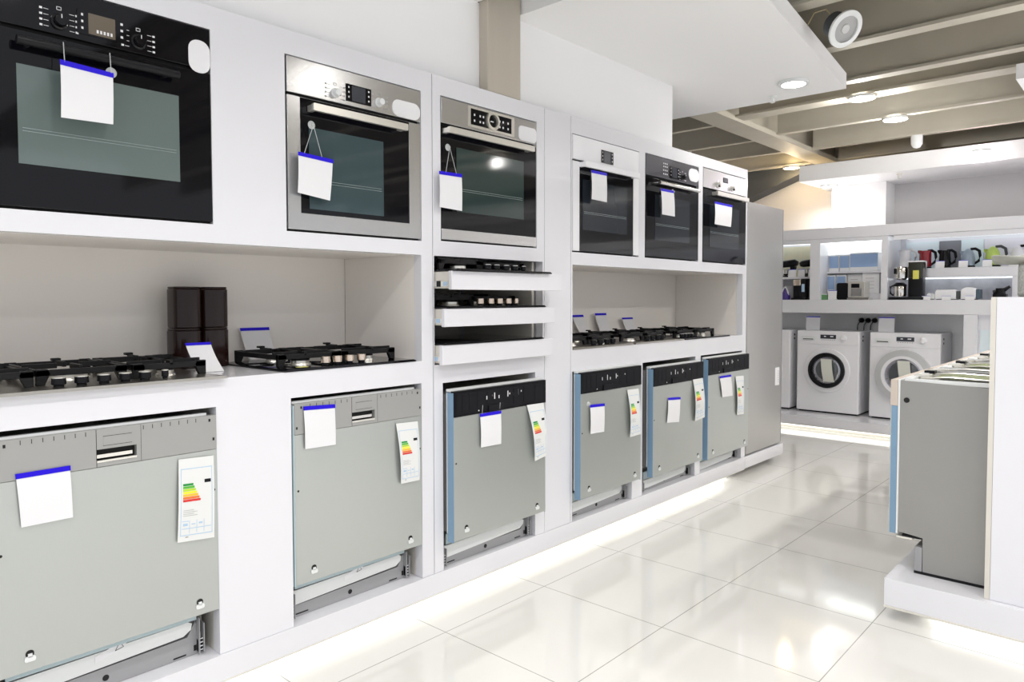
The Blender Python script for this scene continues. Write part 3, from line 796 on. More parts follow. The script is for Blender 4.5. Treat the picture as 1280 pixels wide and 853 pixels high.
def lean_card(label, y0, y1, xb, zb, h, lean, skew=0.02, group=None, face='x'):
    """card leaning back on a counter: base at depth xb, top further back"""
    t = thing('leaning_price_card', label, 'card', (xb, (y0 + y1) / 2, zb), 0, group)
    w2 = (y1 - y0) / 2
    n = 6
    def strip(m_, v0, v1, off, name, grow=0):
        vs = []; fs = []
        for j in range(n + 1):
            v = v0 + (v1 - v0) * j / n
            bx = -lean * v - .010 * sin(pi * v); 
            for o in (0, .0012):
                for s_ in (-1, 1): vs.append((bx + off + o, s_ * (w2 + grow) - skew * v, .001 + h * v))
        for j in range(n):
            a, b = 4 * j, 4 * j + 4
            fs += [(a + 2, a + 3, b + 3, b + 2), (a, b, b + 1, a + 1), (a, a + 2, b + 2, b), (a + 1, b + 1, b + 3, a + 3)]
        fs += [(0, 1, 3, 2), (4 * n, 4 * n + 2, 4 * n + 3, 4 * n + 1)]
        g = G(m_); g.add(vs, fs); g.build(name, t)
    strip(paper, 0, 1, 0, 'sheet'); strip(blueink, .92, 1.01, .0014, 'header_strip', .001)
    G(clearp).box(-.05, -.002, -w2 * .8, w2 * .8, .0006, .0016).build('stand_foot', t)
    return t


lean_card('price card leaning on the dark brown canisters', 1.098, 1.186, -2.45, CT, .100, .05, .025)
lean_card('price card leaning on the niche wall behind the black glass hob', 1.42, 1.545, -2.705, CT, .135, .045, .02)
lean_card('leaning price card nearest the plain tall panel in the right niche', 3.67, 3.785, -2.715, 1.036, .158, .032, .09)
lean_card('leaning price card in the middle of the three in the right niche', 3.885, 4.01, -2.715, 1.036, .165, .032, .06)
lean_card('leaning price card nearest the fridge of the three in the right niche', 4.20, 4.33, -2.715, 1.036, .13, .032, .06)

# ================================================================== FRIDGE
t = thing('fridge', 'tall silver fridge standing at the end of the oven wall', 'fridge', (WX, 5.0, .147), 90)
G(fridgem).rbox(.0, .645, -.0, .05, .008, 1.85, .012, 'z').build('door', t, bev=.003)
G(fridgee).box(.012, .63, .056, .58, .008, 1.84).build('cabinet', t)
G(blackpl).box(.02, .62, .02, .50, .0, .0075).build('base', t)
G(fridgee).rbox(.646, .660, .002, .05, .01, 1.848, .006, 'z').build('edge_trim', t)
g = G(paper).box(.52, .60, -.0012, -.0002, .47, .61).m(markg)
for k in range(6): g.box(.575, .582, -.0016, -.0012, .49 + .017 * k, .50 + .017 * k)
g.build('sticker', t)

# ================================================================== BACK WALL: SHELF UNIT
t = thing('shelf_unit', 'long white shelf unit along the back wall above the washing machines', 'shelf unit', (-1.5, 7.35, .0))
def bw(g, name, **k):
    o = g.build(name, t, **k); o.location = (1.5, -7.35, 0); return o
XR = 1.6
bw(G(white).box(-3.88, XR, 7.35, 7.92, 1.153, 1.283), 'counter', bev=.003)
bw(G(white).box(-3.88, XR, 7.35, 7.80, 1.885, 1.99), 'top_shelf', bev=.003)
bw(G(white).box(-3.88, XR, 7.81, 7.83, 1.284, 1.99), 'back_panel')
bw(G(white).box(-2.642, -2.545, 7.352, 7.81, 1.284, 1.884), 'upright')
bw(G(white).box(-1.985, -1.930, 7.352, 7.81, 1.284, 1.884), 'upright')
bw(G(white).box(-2.545, -1.985, 7.36, 7.38, 1.845, 1.884).box(-3.88, -2.642, 7.36, 7.38, 1.845, 1.884).box(-1.885, XR, 7.36, 7.38, 1.84, 1.884), 'fascia')
bw(G(white).box(-1.884, -.55, 7.53, 7.785, 1.489, 1.576), 'shelf', bev=.003)
bw(G(white).box(-.984, -.945, 7.53, 7.785, 1.284, 1.488), 'upright')
bw(G(white).box(-3.88, -2.642, 7.50, 7.785, 1.500, 1.520), 'shelf')
bw(G(white).box(-2.545, -1.985, 7.56, 7.785, 1.548, 1.566), 'shelf')
for e in ((-3.8, -2.66), (-2.53, -2.0), (-1.87, 1.5)): bw(G(shelfglow if -3 < e[0] < -2 else shelfglow2).box(e[0], e[1], 7.64, 7.78, 1.868, 1.880), 'lit_strip')
bw(G(shelfglow2).box(-1.87, -1.0, 7.70, 7.78, 1.480, 1.4885), 'lit_strip')
bw(G(white).box(-1.307, -1.205, 7.352, 7.90, .146, 1.152), 'upright')
bw(G(white).box(-1.204, XR, 7.40, 7.42, .146, 1.152), 'lower_panel')
bw(G(greypanel).box(-3.88, -1.308, 7.905, 7.920, .146, 1.152), 'splash_panel')
bw(G(posterb).box(-1.19, -1.05, 7.396, 7.399, .80, 1.02), 'picture')
# printed pictures at the backs of the bays
def pict(label, x0, x1, z0, z1, m_, y=7.79, name='picture_panel'):
    o = G(m_).box(0, x1 - x0, 0, .010, 0, z1 - z0).build(name, loc=(x0, y, z0)); tag(o, label, 'picture')
pict('picture panel of cooking greens and jars in the left bay of the back shelf', -3.2, -2.66, 1.522, 1.85, posterc)
pict('pale blue picture panel behind the white and red kettles', -1.88, -1.60, 1.578, 1.838, posterb)
pict('dark picture panel behind the black kettle', -1.597, -1.42, 1.578, 1.838, postern)
pict('pale blue picture panel behind the blue-grey kettle', -1.417, -1.24, 1.578, 1.838, posterb)
pict('mauve picture panel behind the lime kettle', -1.237, -.60, 1.578, 1.838, posterm)
pict('grey and white picture panel behind the toasters', -1.88, -.985, 1.285, 1.484, posterg)

# platform under the washing machines
t = thing('washer_plinth', 'low white platform under the washing machines with a light line below', 'platform', (-1.5, 7.1, 0))
for nm, g in (('platform_board', G(white).box(-3.88, XR, 7.10, 7.925, .060, .144)), ('toe_kick', G(cream).box(-3.85, XR, 7.22, 7.9, 0, .059)),
              ('led_strip', G(ledback).box(-3.8, XR, 7.19, 7.218, .03, .055)), ('edge_profile', G(alu).box(-3.88, XR, 7.094, 7.10, .054, .062))):
    o = g.build(nm, t); o.location = (1.5, -7.1, 0)

# ------------------------------------------------------------------ washing machines
def washer(label, x0, zt, style):
    w = .60; H = zt - .145
    t = thing('washing_machine', label, 'washing machine', (x0, 7.43, .145))
    G(white2).rbox(0, w, 0, .455, .015, H, .012, 'z').build('housing', t, bev=.006)
    G(blackpl).box(.02, w - .02, .02, .44, 0, .0148).build('foot_rail', t)
    g = G(white2).box(.008, w - .008, -.004, -.0005, H - .135, H - .004); g.build('control_panel', t, bev=.002)
    g = G(whiteplastic).rbox(.05, .18, -.012, -.0045, H - .095, H - .055, .012, 'y').m(blackpl).box(.065, .165, -.0128, -.012, H - .090, H - .082); g.build('detergent_drawer', t)
    g = G(lcd).rbox(.235, .385, -.0065, -.0045, H - .078, H - .038, .003, 'y'); g.m(markg)
    for k in range(7): g.box(.245 + .02 * k, .255 + .02 * k, -.0070, -.0065, H - .092, H - .086)
    g.m(markw).box(.27, .29, -.0072, -.0065, H - .06, H - .05).box(.33, .36, -.0072, -.0065, H - .06, H - .05)
    g.build('display', t)
    G(white2).lathe([(.028, 0), (.028, -.010), (.022, -.014), (.021, -.028), (.018, -.030)], (.46, -.0045, H - .066), 'y', 28).build('knob', t, recalc=True)
    cz = H - .395 if style == 1 else H - .40
    cx = .30
    ringm, glassr = (blackpl, .135) if style == 1 else (mat('light_grey_ring', (0.56, 0.57, 0.58), .35), .165)
    r0 = .178 if style == 1 else .245
    d = G(white2).lathe([(r0 + .045, -.001), (r0 + .040, -.014), (r0, -.018)], (cx, 0, cz), 'y', 56) if style == 1 else G(white2).lathe([(.25, -.001), (.25, -.010)], (cx, 0, cz), 'y', 56)
    d = d.build('door', t, recalc=True)
    G(ringm).lathe_open([(glassr, -.02), (r0, -.019), (r0 - .004, -.036), (glassr + .012, -.044), (glassr, -.02)], (cx, 0, cz), 'y', 56).build('door_ring', d, recalc=True)
    if style == 2: G(white2).lathe_open([(.158, -.02), (.186, -.02), (.186, -.047), (.160, -.047), (.158, -.02)], (cx, 0, cz), 'y', 56).build('inner_ring', d, recalc=True)
    g = G(drum).lathe([(glassr, -.019), (glassr * .96, -.022)], (cx, 0, cz), 'y', 48)
    g.m(doorglass).lathe([(glassr * .80, -.0225), (glassr * .7, -.030), (glassr * .4, -.034)], (cx + .008, 0, cz + .006), 'y', 48)
    g.m(chrome)
    for k in range(9):
        a = radians(195 + 18 * k); g.cyl((cx + glassr * .88 * cos(a), -.0225, cz + glassr * .88 * sin(a)), .006, -.003, 'y', 8)
    g.build('door_glass', d, recalc=True)
    # hanging leaflet stuck on the door
    g = G(mat('cream_leaflet', (0.72, 0.73, 0.66), .6)); n = 8; vs = []; fs = []
    for j in range(n + 1):
        v = j / n
        for o in (0, .0015):
            for s_ in (-1, 1): vs.append((cx + .01 + .03 * v + s_ * .052, -.055 - .018 * sin(pi * v) - o, cz + glassr * .86 - v * .225))
    for j in range(n):
        a, b = 4 * j, 4 * j + 4; fs += [(a, a + 1, b + 1, b), (a + 2, b + 2, b + 3, a + 3), (a, b, b + 2, a + 2), (a + 1, a + 3, b + 3, b + 1)]
    fs += [(0, 2, 3, 1), (4 * n, 4 * n + 1, 4 * n + 3, 4 * n + 2)]
    g.add(vs, fs); g.build('leaflet', d)
    g = G(blackmat)
    for zz in (H - .06, H - .10): g.box(w + .0002, w + .001, .10, .13, zz, zz + .018)
    g.build('side_vent', t)


washer('washing machine with a black door ring, left of the two full ones', -2.790, .972, 1)
washer('washing machine with a wide light grey door ring, right of the other', -2.095, .972, 2)
washer('washing machine mostly hidden behind the silver fridge', -3.460, .972, 1)


def back_card(label, x0, x1, y, z0, z1, group=None):
    t = thing('small_price_card', label, 'card', ((x0 + x1) / 2, y, z0), 0, group)
    w2 = (x1 - x0) / 2; h = z1 - z0
    g = G(paper).prism([(0, 0), (.0012, 0), (.012, h), (.0108, h)], 'x', -w2, w2); g.build('sheet', t)
    G(blueink).prism([(-.001 + .012 * .93, h * .93), (.0002 + .012 * .93, h * .93), (.012, h * 1.01), (.0105, h * 1.01)], 'x', -w2 * 1.01, w2 * 1.01).build('header_strip', t)
    G(clearp).box(-w2 * .8, w2 * .8, .001, .016, .0004, .0014).build('stand_foot', t)


back_card('price card standing on the washing machine with the black door ring', -2.728, -2.590, 7.50, .973, 1.112)
back_card('price card standing on the washing machine with the grey door ring', -2.040, -1.900, 7.50, .973, 1.115)
t = thing('socket_strip', 'wall socket strip with three plugged grey cables behind the washing machines', 'socket', (-2.23, 7.904, 1.03))
s = 8.06 / 7.5
G(whiteplastic).rbox(-.11, .11, -.02, 0, 0, .075, .012, 'y').build('socket_plate', t)
for k in (-1, 0, 1):
    p = G(blackpl).lathe([(.026, 0), (.024, -.03), (.012, -.045)], (k * .062 - .01, -.02, .042), 'y', 16).build('plug', t, recalc=True)
    G(blackpl).tube([(k * .062 - .01, -.06, .04), (k * .062 - .04, -.05, -.005), (k * .062 - .055, -.008, -.045), (k * .062 - .055, -.008, -.12)], .005, 6).build('cable', p)

# ------------------------------------------------------------------ small appliances on the back shelves
def kettle(label, x, z, h, r, m_, mh, y=7.62, dome=False, r_top=None):
    x *= 7.62 / 7.5; z = 1.577
    t = thing('electric_kettle', label, 'kettle', (x, y, z))
    G(blackpl).lathe([(r * 1.02, 0), (r * 1.02, .012), (r * .9, .014)], (0, 0, 0), 'z', 24).build('base', t)
    rt = r_top or r * .82
    if dome: prof = [(r * .96, .016), (r, .05), (r * .97, h * .45), (r * .86, h * .68), (r * .62, h * .86), (r * .3, h * .97), (.004, h)]
    else: prof = [(r * .96, .016), (r, .03), (r * .94, h * .5), (rt, h * .9), (rt * .98, h * .965), (rt * .6, h * .985), (rt * .2, h)]
    G(m_).lathe(prof, (0, 0, 0), 'z', 32).build('jug', t)
    s0 = h * (.70 if dome else .82)
    G(m_).loft([[(-r * .6, -r * .22, s0 - .03), (-r * .6, r * .22, s0 - .03), (-r * .5, r * .25, s0 + .03), (-r * .5, -r * .25, s0 + .03)],
                [(-r * 1.18, -.008, s0 + .015), (-r * 1.18, .008, s0 + .015), (-r * 1.15, .010, s0 + .032), (-r * 1.15, -.010, s0 + .032)]]).build('spout', t, recalc=True)
    hw = r * 1.55
    G(mh).tube([(rt * .4, 0, h * .97), (r * 1.0, 0, h * .98), (hw, 0, h * .86), (hw * 1.08, 0, h * .6), (hw * .98, 0, h * .34), (r * .93, 0, h * .2)], [.012, .013, .013, .012, .012, .010], 10).build('handle', t)
    return t


kettle('white kettle, leftmost on the upper back shelf', -1.815, 1.571, .185, .052, white2, whiteplastic)
kettle('red kettle between the white and black ones', -1.650, 1.571, .170, .053, red, blackpl, r_top=.050)
kettle('glossy black kettle in front of the dark picture', -1.490, 1.571, .165, .052, blackgl, blackpl)
kettle('blue-grey domed kettle with a black handle', -1.310, 1.571, .170, .055, slate, blackpl, dome=True)
kettle('lime green domed kettle with a dark handle', -1.125, 1.571, .183, .060, lime, darkgrey, dome=True)
kettle('white domed kettle at the right end of the upper back shelf', -.945, 1.571, .180, .055, white2, blackpl, dome=True)
for lb, x in (('small price card before the red kettle', -1.65), ('small price card before the black kettle', -1.51), ('small price card before the blue-grey kettle', -1.33), ('small price card before the lime kettle', -1.15),
              ('small price card before the last white kettle', -.96)):
    back_card(lb, x * 7.54 / 7.4 - .036, x * 7.54 / 7.4 + .036, 7.54, 1.577, 1.640)

# coffee maker with two stacked jugs
t = thing('filter_coffee_maker', 'tall black and steel filter coffee maker standing on the back counter', 'coffee maker', (-1.777, 7.425, 1.284))
G(blackpl).rbox(-.145, .145, -.07, .09, 0, .025, .03, 'z').build('base', t, bev=.003)
G(blackpl).rbox(.012, .135, -.045, .08, .026, .20, .02, 'z').build('tank_column', t)
G(mat('smoked_tank', (0.03, 0.03, 0.02), .12)).rbox(.012, .135, -.045, .08, .201, .345, .02, 'z').m(gold).box(.055, .105, -.0465, -.045, .19, .27).build('water_tank', t)
G(white2).rbox(.005, .142, -.05, .085, .346, .358, .02, 'z').build('lid', t)
G(chrome).lathe([(.052, .03), (.055, .05), (.055, .125), (.045, .145)], (-.062, 0, 0), 'z', 28).m(blackpl).lathe([(.056, .125), (.056, .14), (.03, .16)], (-.062, 0, 0), 'z', 28).tube([(-.108, -.02, .135), (-.135, -.03, .12), (-.135, -.03, .06), (-.11, -.02, .04)], .008, 8).build('thermos_jug', t)
G(chrome).lathe([(.042, .185), (.055, .20), (.058, .29), (.05, .305)], (-.055, 0, 0), 'z', 28).m(blackpl).box(-.10, -.085, -.062, -.05, .24, .29).build('filter_basket', t)

def toaster(label, x, w, h, m_, side, y=7.46, domed=False):
    t = thing('toaster', label, 'toaster', (x, y, 1.284))
    n = 10
    prof = [(0, .006), (w, .006), (w, h * .7)] + ([(w - w * .5 * (1 - cos(pi * k / n)), h * .7 + h * .3 * sin(pi * k / n)) for k in range(1, n)] if domed else [(w - .01, h), (.01, h)]) + [(0, h * .7)]
    G(m_).prism(prof, 'y', -.06, .08).build('housing', t, bev=.006)
    G(side).box(w + .0005, w + .03, -.055, .075, .006, h * .85).build('end_cap', t, bev=.004)
    G(blackpl).box(.02, w - .02, -.01, .0, h - .004, h + .001).box(.02, w - .02, .02, .03, h - .004, h + .001).build('slot', t) if not domed else None
    G(blackpl).box(.01, w, -.05, .07, 0, .0055).build('base', t)
toaster('long white toaster on the back counter', -1.545, .165, .090, white2, darkgrey)
toaster('white toaster with a rounded top and slate end', -1.345, .115, .110, white2, mat('slate_end', (.07, .11, .14), .35), domed=True)
toaster('low pale blue toaster next to the tall coffee maker', -1.612, .036, .06, white2, whiteplastic)
for lb, x in (('small price card by the pale blue toaster', -1.61), ('small price card before the long white toaster', -1.45), ('small price card before the rounded toaster', -1.27)):
    back_card(lb, x - .035, x + .035, 7.375, 1.284, 1.318)
t = thing('meat_grinder', 'black kitchen grinder at the right end of the back counter', 'grinder', (-1.05, 7.47, 1.284))
G(blackpl).rbox(-.06, .04, -.06, .06, 0, .05, .02, 'z').lathe([(.04, .05), (.035, .10)], (-.01, 0, 0), 'z', 20).build('base', t)
G(blackpl).tube([(-.06, 0, .06), (.02, 0, .085), (.06, 0, .115)], [.022, .018, .012], 10).build('feed_tube', t)

# left bay
def stand_mixer(label, x, z, s, m_, y=7.62):
    t = thing('stand_mixer', label, 'mixer', (x, y, z))
    G(m_).rbox(-.06 * s, .05 * s, -.04, .05, 0, .018, .03, 'z').build('base', t)
    G(m_).loft([[(.015 * s, -.02, .018), (.045 * s, -.02, .018), (.045 * s, .03, .018), (.015 * s, .03, .018)],
                [(.010 * s, -.02, .10 * s), (.055 * s, -.02, .10 * s), (.055 * s, .03, .10 * s), (.010 * s, .03, .10 * s)]]).build('column', t, recalc=True)
    G(m_).tube([(-.09 * s, 0, .115 * s), (-.07 * s, 0, .12 * s), (.05 * s, 0, .13 * s), (.075 * s, 0, .125 * s)], [.02 * s, .032 * s, .034 * s, .02 * s], 14).build('head', t)
    G(chrome).lathe([(.012 * s, .02), (.034 * s, .035), (.042 * s, .07 * s)], (-.035 * s, 0, 0), 'z', 20).build('bowl', t)
stand_mixer('black kitchen mixer in the upper left bay, partly behind the fridge', -2.95, 1.521, 1.15, blackpl)
stand_mixer('black kitchen mixer with a long nose on the upper left shelf', -2.735, 1.521, 1.15, blackgl)
back_card('small price card beneath the black mixer nearest the fridge', -2.93, -2.85, 7.53, 1.521, 1.60)
back_card('small price card beneath the long-nosed mixer', -2.83, -2.76, 7.53, 1.521, 1.60)
back_card('small price card at the right of the long-nosed mixer', -2.725, -2.655, 7.53, 1.521, 1.60)
t = thing('espresso_machine', 'dark pod coffee machine with steel bands in the lower left bay', 'coffee machine', (-2.78, 7.46, 1.284))
G(blackpl).rbox(-.075, .085, -.06, .10, 0, .02, .02, 'z').build('drip_tray', t)
G(blackpl).rbox(-.06, .02, -.03, .10, .021, .145, .012, 'z').build('housing', t, bev=.003)
G(copper).rbox(-.06, .02, -.03, .10, .146, .205, .012, 'z').build('steel_band', t)
G(blackpl).rbox(.022, .075, -.04, .09, .021, .215, .02, 'z').m(bluelite).box(.032, .062, -.0412, -.04, .08, .16).build('brew_head', t)
t = thing('steam_iron', 'violet and white steam iron standing beside the pod coffee machine', 'iron', (-2.92, 7.44, 1.284))
G(violet).lathe([(.045, 0), (.05, .03), (.035, .08), (.015, .12)], (0, 0, 0), 'z', 20).build('body', t)
G(whiteplastic).tube([(-.03, -.01, .03), (-.02, -.03, .10), (.01, -.03, .135), (.03, -.02, .09), (.035, -.01, .04)], .009, 8).build('handle', t)
pict('plain grey picture panel behind the violet iron', -3.2, -2.84, 1.285, 1.43, posterg, 7.60)

# middle bay: boxes with blue pictures
def pbox(label, x0, x1, z0, z1, y, m_, base=paper, d=.18, tilt=0):
    t = thing('appliance_box', label, 'box', (x0, y, z0), tilt)
    w, h = x1 - x0, z1 - z0
    G(base).box(0, w, 0, d, 0, h).build('carton', t, bev=.002)
    g = G(m_).box(.004, w - .004, -.001, -.0002, h * .22, h - .012) if m_ else G(markg)
    if not m_:
        for k in range(4): g.box(.03, w * .7, -.001, -.0002, h * (.25 + .16 * k), h * (.25 + .16 * k) + .004)
    g.build('print', t)
pbox('box with a blue picture at the upper left of the middle bay', -2.542, -2.445, 1.567, 1.735, 7.60, skyblue)
pbox('box with a blue picture, second from the left on the upper row', -2.438, -2.343, 1.567, 1.735, 7.60, skyblue)
pbox('wide box with a blue picture at the right of the upper row', -2.335, -2.075, 1.567, 1.748, 7.58, skyblue)
pbox('box with a blue picture at the left of the lower row', -2.541, -2.462, 1.346, 1.530, 7.55, skyblue)
pbox('box with a blue picture behind the black side of the silver coffee machine', -2.455, -2.365, 1.346, 1.530, 7.56, skyblue)
pbox('plain white printed box at the right of the lower row', -2.215, -2.06, 1.346, 1.547, 7.58, None)
pbox('plain white printed box behind the silver coffee machine', -2.360, -2.222, 1.346, 1.535, 7.60, None)
tag(G(white).box(0, .55, 0, .20, 0, .060).build('box_riser', loc=(-2.543, 7.545, 1.2842)), 'low white riser under the lower row of boxes', 'riser')
t = thing('espresso_machine', 'silver-fronted coffee machine with a black side in the middle bay', 'coffee machine', (-2.40, 7.40, 1.284))
G(blackpl).rbox(0, .108, .0, .14, 0, .165, .02, 'y').build('side_tank', t, bev=.004)
G(alu).rbox(.110, .262, -.01, .14, .02, .175, .010, 'y').build('housing', t, bev=.003)
G(blackgl).box(.14, .215, -.012, -.0102, .115, .155).m(steel).box(.14, .235, -.0125, -.0102, .035, .108).build('front_panel', t)
G(chrome).box(.110, .30, -.03, .12, 0, .018).build('drip_tray', t)
back_card('price card before the silver-fronted coffee machine', -2.475, -2.395, 7.385, 1.284, 1.377)
tag(G(leafg).box(0, .055, 0, .03, 0, .05).m(paper).box(0, .055, .0, .03, .05, .06).build('small_carton', loc=(-2.545, 7.41, 1.284)), 'small green and white carton left of the silver coffee machine', 'carton')

# ================================================================== RIGHT-HAND ISLAND
t = thing('island_display', 'white island on the right with a tall end panel', 'display island', (-.2, 3.13, 0))
def il(g, name, **k):
    o = g.build(name, t, **k); o.location = (.2, -3.13, 0); return o
il(G(white).box(-.812, 1.6, 3.13, 5.95, .060, .170), 'platform_board', bev=.001)
il(G(cream).box(-.70, 1.5, 3.26, 5.85, 0, .0595), 'toe_kick')
il(G(ledm).box(-.66, 1.48, 3.236, 3.258, .034, .056), 'led_strip')
il(G(alu).box(-.812, 1.6, 3.126, 3.1299, .052, .060), 'edge_profile')
il(G(white).box(-.458, 1.6, 3.16, 3.20, .171, 1.303), 'end_panel')
il(G(cream).box(-.476, -.459, 3.16, 3.21, .171, 1.303), 'edge_post')
il(G(white).box(-.20, 1.6, 3.201, 5.9, .171, 1.285), 'core')

def side_dw(label, Y0, first=False):
    W = .596; H = .795; z0 = .1705
    t = thing('dishwasher', label, 'dishwasher', (-.835, Y0 + W, z0), -90)
    # local: x = along -Y (0..W), y = into the body (+X)
    G(steelside).prism([(.036, .160), (.128, .150), (.130, .012), (.56, .012), (.56, H - .02), (.036, H - .005)], 'x', .006, W - .002).build('housing', t)
    G(whiteplastic).box(.0, W - .001, .028, .0355, .152, H - .002).build('door_seal', t)
    G(steeldoor).box(0, W, 0, .004, .15, H - .11).build('door', t)
    G(film).box(.0, W, .0042, .027, .150, H - .112).build('side_film', t)
    G(filmcream).box(0, W, 0, .027, H - .111, H - .004).build('control_fascia', t)
    G(mat('kick_grey', (0.35, 0.35, 0.36), 0.5)).box(.005, W - .002, .100, .127, .012, .110).m(blackpl).box(.01, W - .004, .098, .57, 0, .0118).build('kick_plate', t)
    G(blackpl).box(.01, W - .006, .05, .125, .142, .149).m(alu).box(.01, W - .004, .030, .09, .134, .1415).build('hinge', t)
    g = G(blackmat).cyl((W - .0015, .060, H - .085), .011, .002, 'x', 18); g.build('side_hole', t, recalc=True)
    # open top: insulation mats, rails and springs
    g = G(blackmat).box(.03, W - .03, .10, .54, H - .030, H - .008).m(greenmat).box(.16, W - .20, .12, .52, H - .0079, H - .002); g.build('insulation_mat', t)
    g = G(whiteplastic)
    for xx in (.008, W - .022): g.box(xx, xx + .014, .05, .56, H - .012, H + .004)
    g.box(.02, W - .02, .05, .08, H - .010, H + .006).m(alu)
    for xx in (.07, W * .5, W - .09): g.tube([(xx, .09, H), (xx + .02, .20, H + .012), (xx, .36, H + .006)], .004, 6)
    g.box(.10, .16, .06, .11, H + .004, H + .012).box(W - .16, W - .11, .06, .12, H + .004, H + .014).m(blackpl).box(W * .45, W * .52, .06, .10, H + .004, H + .016)
    g.build('top_frame', t)
side_dw('sideways dishwasher on the island, its grey side and blue film facing the aisle', 3.262)
side_dw('second dishwasher in the island row, only its open top in view', 3.90)
side_dw('third dishwasher in the island row, behind two others', 4.54)
side_dw('farthest dishwasher of the island row', 5.18)

t = thing('storage_basket', 'speckled grey felt basket on top of the island', 'basket', (-.20, 3.40, 1.3035))
G(speck).rbox(-.215, .20, -.12, .12, 0, .125, .03, 'z').build('basket', t, bev=.012, seg=3)
g = G(cloth)
nn = 9; vs = []; fs = []
for i in range(nn):
    for j in range(nn):
        x = -.30 + .56 * i / (nn - 1); yv = -.14 + .28 * j / (nn - 1)
        vs.append((x, yv, .155 + .010 * sin(5 * x * 3 + j) + .010 * cos(j * 1.3 + i * .7) - (.008 if i < 2 else 0)))
for i in range(nn - 1):
    for j in range(nn - 1): fs.append((i * nn + j, (i + 1) * nn + j, (i + 1) * nn + j + 1, i * nn + j + 1))
g.add(vs, fs); o = g.build('folded_cloth', loc=(-.20, 3.40, 1.3035)); tag(o, 'rumpled grey-green cloth lying over the speckled basket', 'cloth')
md = o.modifiers.new('thickness', 'SOLIDIFY'); md.thickness = .008; md = o.modifiers.new('smooth', 'SUBSURF'); md.levels = md.render_levels = 2

# ================================================================== CEILING LAMPS AND FITTINGS
def downlight(label, loc, r, gm=glow, power=LAMP, hang=0.0, color=(1, .97, .93), point=False):
    t = thing('downlight', label, 'lamp', loc)
    G(whiteplastic).lathe_open([(r * .80, 0), (r, 0), (r, .018), (r * .80, .018), (r * .8, 0)], (0, 0, 0), 'z', 32).build('trim_ring', t, recalc=True)
    G(gm).lathe([(r * .79, .004), (r * .79, .010)], (0, 0, 0), 'z', 32).build('diffuser', t)
    if hang:
        G(whiteplastic).lathe([(r * .85, .019), (r * .8, .09), (r * .3, .10)], (0, 0, 0), 'z', 24).build('can', t)
        G(darkgrey).tube([(0, 0, .09), (0, 0, .09 + hang)], .006, 6).build('hanger', t)
    if power:
        if point:
            l = bpy.data.lights.new('lamp_light', 'POINT'); l.energy = power; l.color = color; l.shadow_soft_size = .05
            L = bpy.data.objects.new('lamp_light', l); COL.objects.link(L)
        else: L = lamp((loc[0], loc[1], loc[2] - .012), power, r * 1.5, color); L.name = 'lamp_light'
        L.parent = t; L.location = (0, 0, -.07 if point else -.012)
    return t


downlight('round downlight near the far corner of the white soffit', (-1.71, 4.44, 2.6015), .088, power=4.5)
downlight('bright downlight hanging among the beams, beyond the soffit corner', (-1.67, 5.63, 2.749), .090, power=11, point=True)
downlight('bright downlight on the beams, second beyond the soffit', (-1.66, 6.47, 2.749), .090, power=11, point=True)
downlight('pinkish sparkling downlight high on the right near the back bulkhead', (-1.205, 7.35, 2.56), .07, glowpink, power=3, point=True, color=(1, .9, .95))
downlight('warm yellow downlight hanging in the far left corner', (-3.02, 7.81, 2.70), .085, glowwarm, power=5, point=True, color=(1, .75, .42))
downlight('flat downlight recessed in the left end of the back bulkhead', (-2.62, 7.80, 2.460), .085, power=8)
# added unseen fill lamps on a ceiling grid; back rows brighten the washing machines
K = 0
for xx in (-.9, .6, 2.1, 3.6):
    for yy in (-2.2, -.7, .8, 2.3, 3.8, 5.3, 6.8):
        if xx == -.9 and (yy > 2.4): continue
        z = 2.60 if xx < -.7 and yy < 4 else 2.74
        lamp((xx, yy, z), LAMP * (1.6 if yy > 6 else 7.0 if yy > 4.5 else 1), .17).name = 'fill_lamp'

# loose unlit ceiling spotlight
t = thing('round_ceiling_spotlight', 'large unlit white round spotlight tilted beside the soffit edge', 'lamp', (-1.23, 3.86, 2.66))
t.rotation_mode = 'QUATERNION'; t.rotation_quaternion = Vector((-.74, .37, .57)).to_track_quat('Z', 'Y')
G(whiteplastic).lathe_open([(.066, -.012), (.092, -.008), (.092, .004), (.066, .010), (.066, -.012)], (0, 0, 0), 'z', 36).build('trim_ring', t, recalc=True)
G(mat('grey_reflector', (.42, .42, .42), .6)).lathe([(.066, -.001), (.060, .03), (.03, .05)], (0, 0, 0), 'z', 36).m(mat('reflector_centre', (.62, .62, .62), .5)).lathe([(.022, -.006), (.024, .0)], (0, 0, 0), 'z', 20).build('reflector', t)
G(darkgrey).lathe([(.07, .012), (.062, .09), (.03, .11)], (0, 0, 0), 'z', 24).build('can', t)
qi = t.rotation_quaternion.inverted()
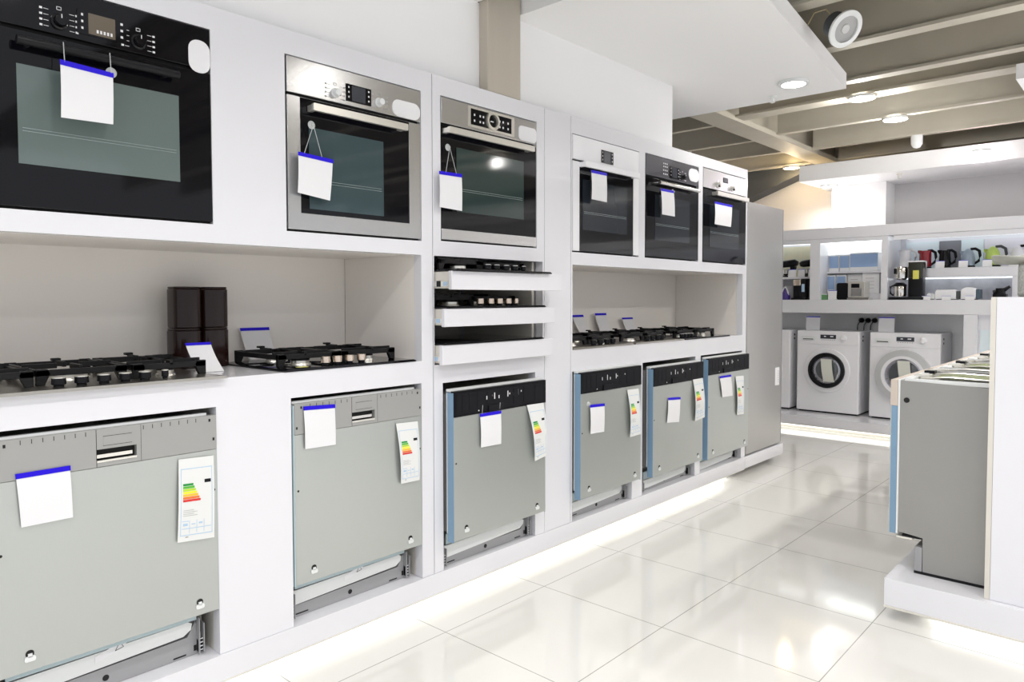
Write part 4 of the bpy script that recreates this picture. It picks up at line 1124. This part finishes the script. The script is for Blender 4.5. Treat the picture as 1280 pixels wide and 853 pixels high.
G(mat('yellowish_wire', (.55, .45, .25), .5)).tube([qi @ Vector(p) for p in ((-.075, .037, .090), (-.105, .03, .135), (-.155, .0, .12), (-.185, -.04, .03))], .003, 6).build('wire', t)
t = thing('sprinkler_head', 'small white sprinkler on the soffit near the bright lamp', 'sprinkler', (-1.93, 4.66, 2.575))
G(whiteplastic).lathe([(.008, .0), (.018, .006), (.008, .012), (.010, .030), (.026, .036), (.026, .0445)], (0, 0, 0), 'z', 20).build('nozzle', t)
t = thing('smoke_detector', 'white domed smoke detector under the far beams', 'detector', (-1.70, 7.33, 2.70))
G(whiteplastic).lathe([(.004, -.045), (.028, -.036), (.045, -.010), (.048, .02), (.048, .07)], (0, 0, 0), 'z', 24).build('dome', t)
t = thing('sprinkler_head', 'small cream sprinkler under the back bulkhead', 'sprinkler', (-1.885, 7.52, 2.43))
G(alu).lathe([(.008, .0), (.02, .006), (.008, .012), (.010, .030), (.024, .036), (.024, .0495)], (0, 0, 0), 'z', 20).build('nozzle', t)

# ------------------------------------------------------------------ groups of repeats
for nm, gr in (('built_in_oven', 'ovens built into the oven wall'), ('gas_hob', 'gas hobs on show'), ('pull_out_drawer', 'pulled-out drawers of the tower'),
               ('price_card', 'price cards on the ovens and dishwashers'), ('energy_label', 'energy labels on the dishwashers'), ('leaning_price_card', 'price cards leaning in the hob niches'),
               ('small_price_card', 'price cards on the back shelves and washing machines'), ('storage_canister', 'dark brown canisters in the left niche'),
               ('washing_machine', 'washing machines in a row'), ('electric_kettle', 'kettles on the upper back shelf'), ('appliance_box', 'printed boxes in the middle bay'),
               ('toaster', 'toasters on the back counter'), ('stand_mixer', 'black mixers in the left bay'), ('display_cabinet', 'cabinets of the oven wall'),
               ('picture_panel', 'picture panels behind the shelves'), ('downlight', 'round ceiling downlights'), ('sprinkler_head', 'ceiling sprinklers')):
    for o in list(COL.objects):
        if o.name.split('.')[0] == nm and 'category' in o: o['group'] = gr
for o in list(COL.objects):
    if o.name.split('.')[0] == 'dishwasher': o['group'] = 'dishwashers of the island row' if 'island' in o['label'] else 'dishwashers under the oven wall'
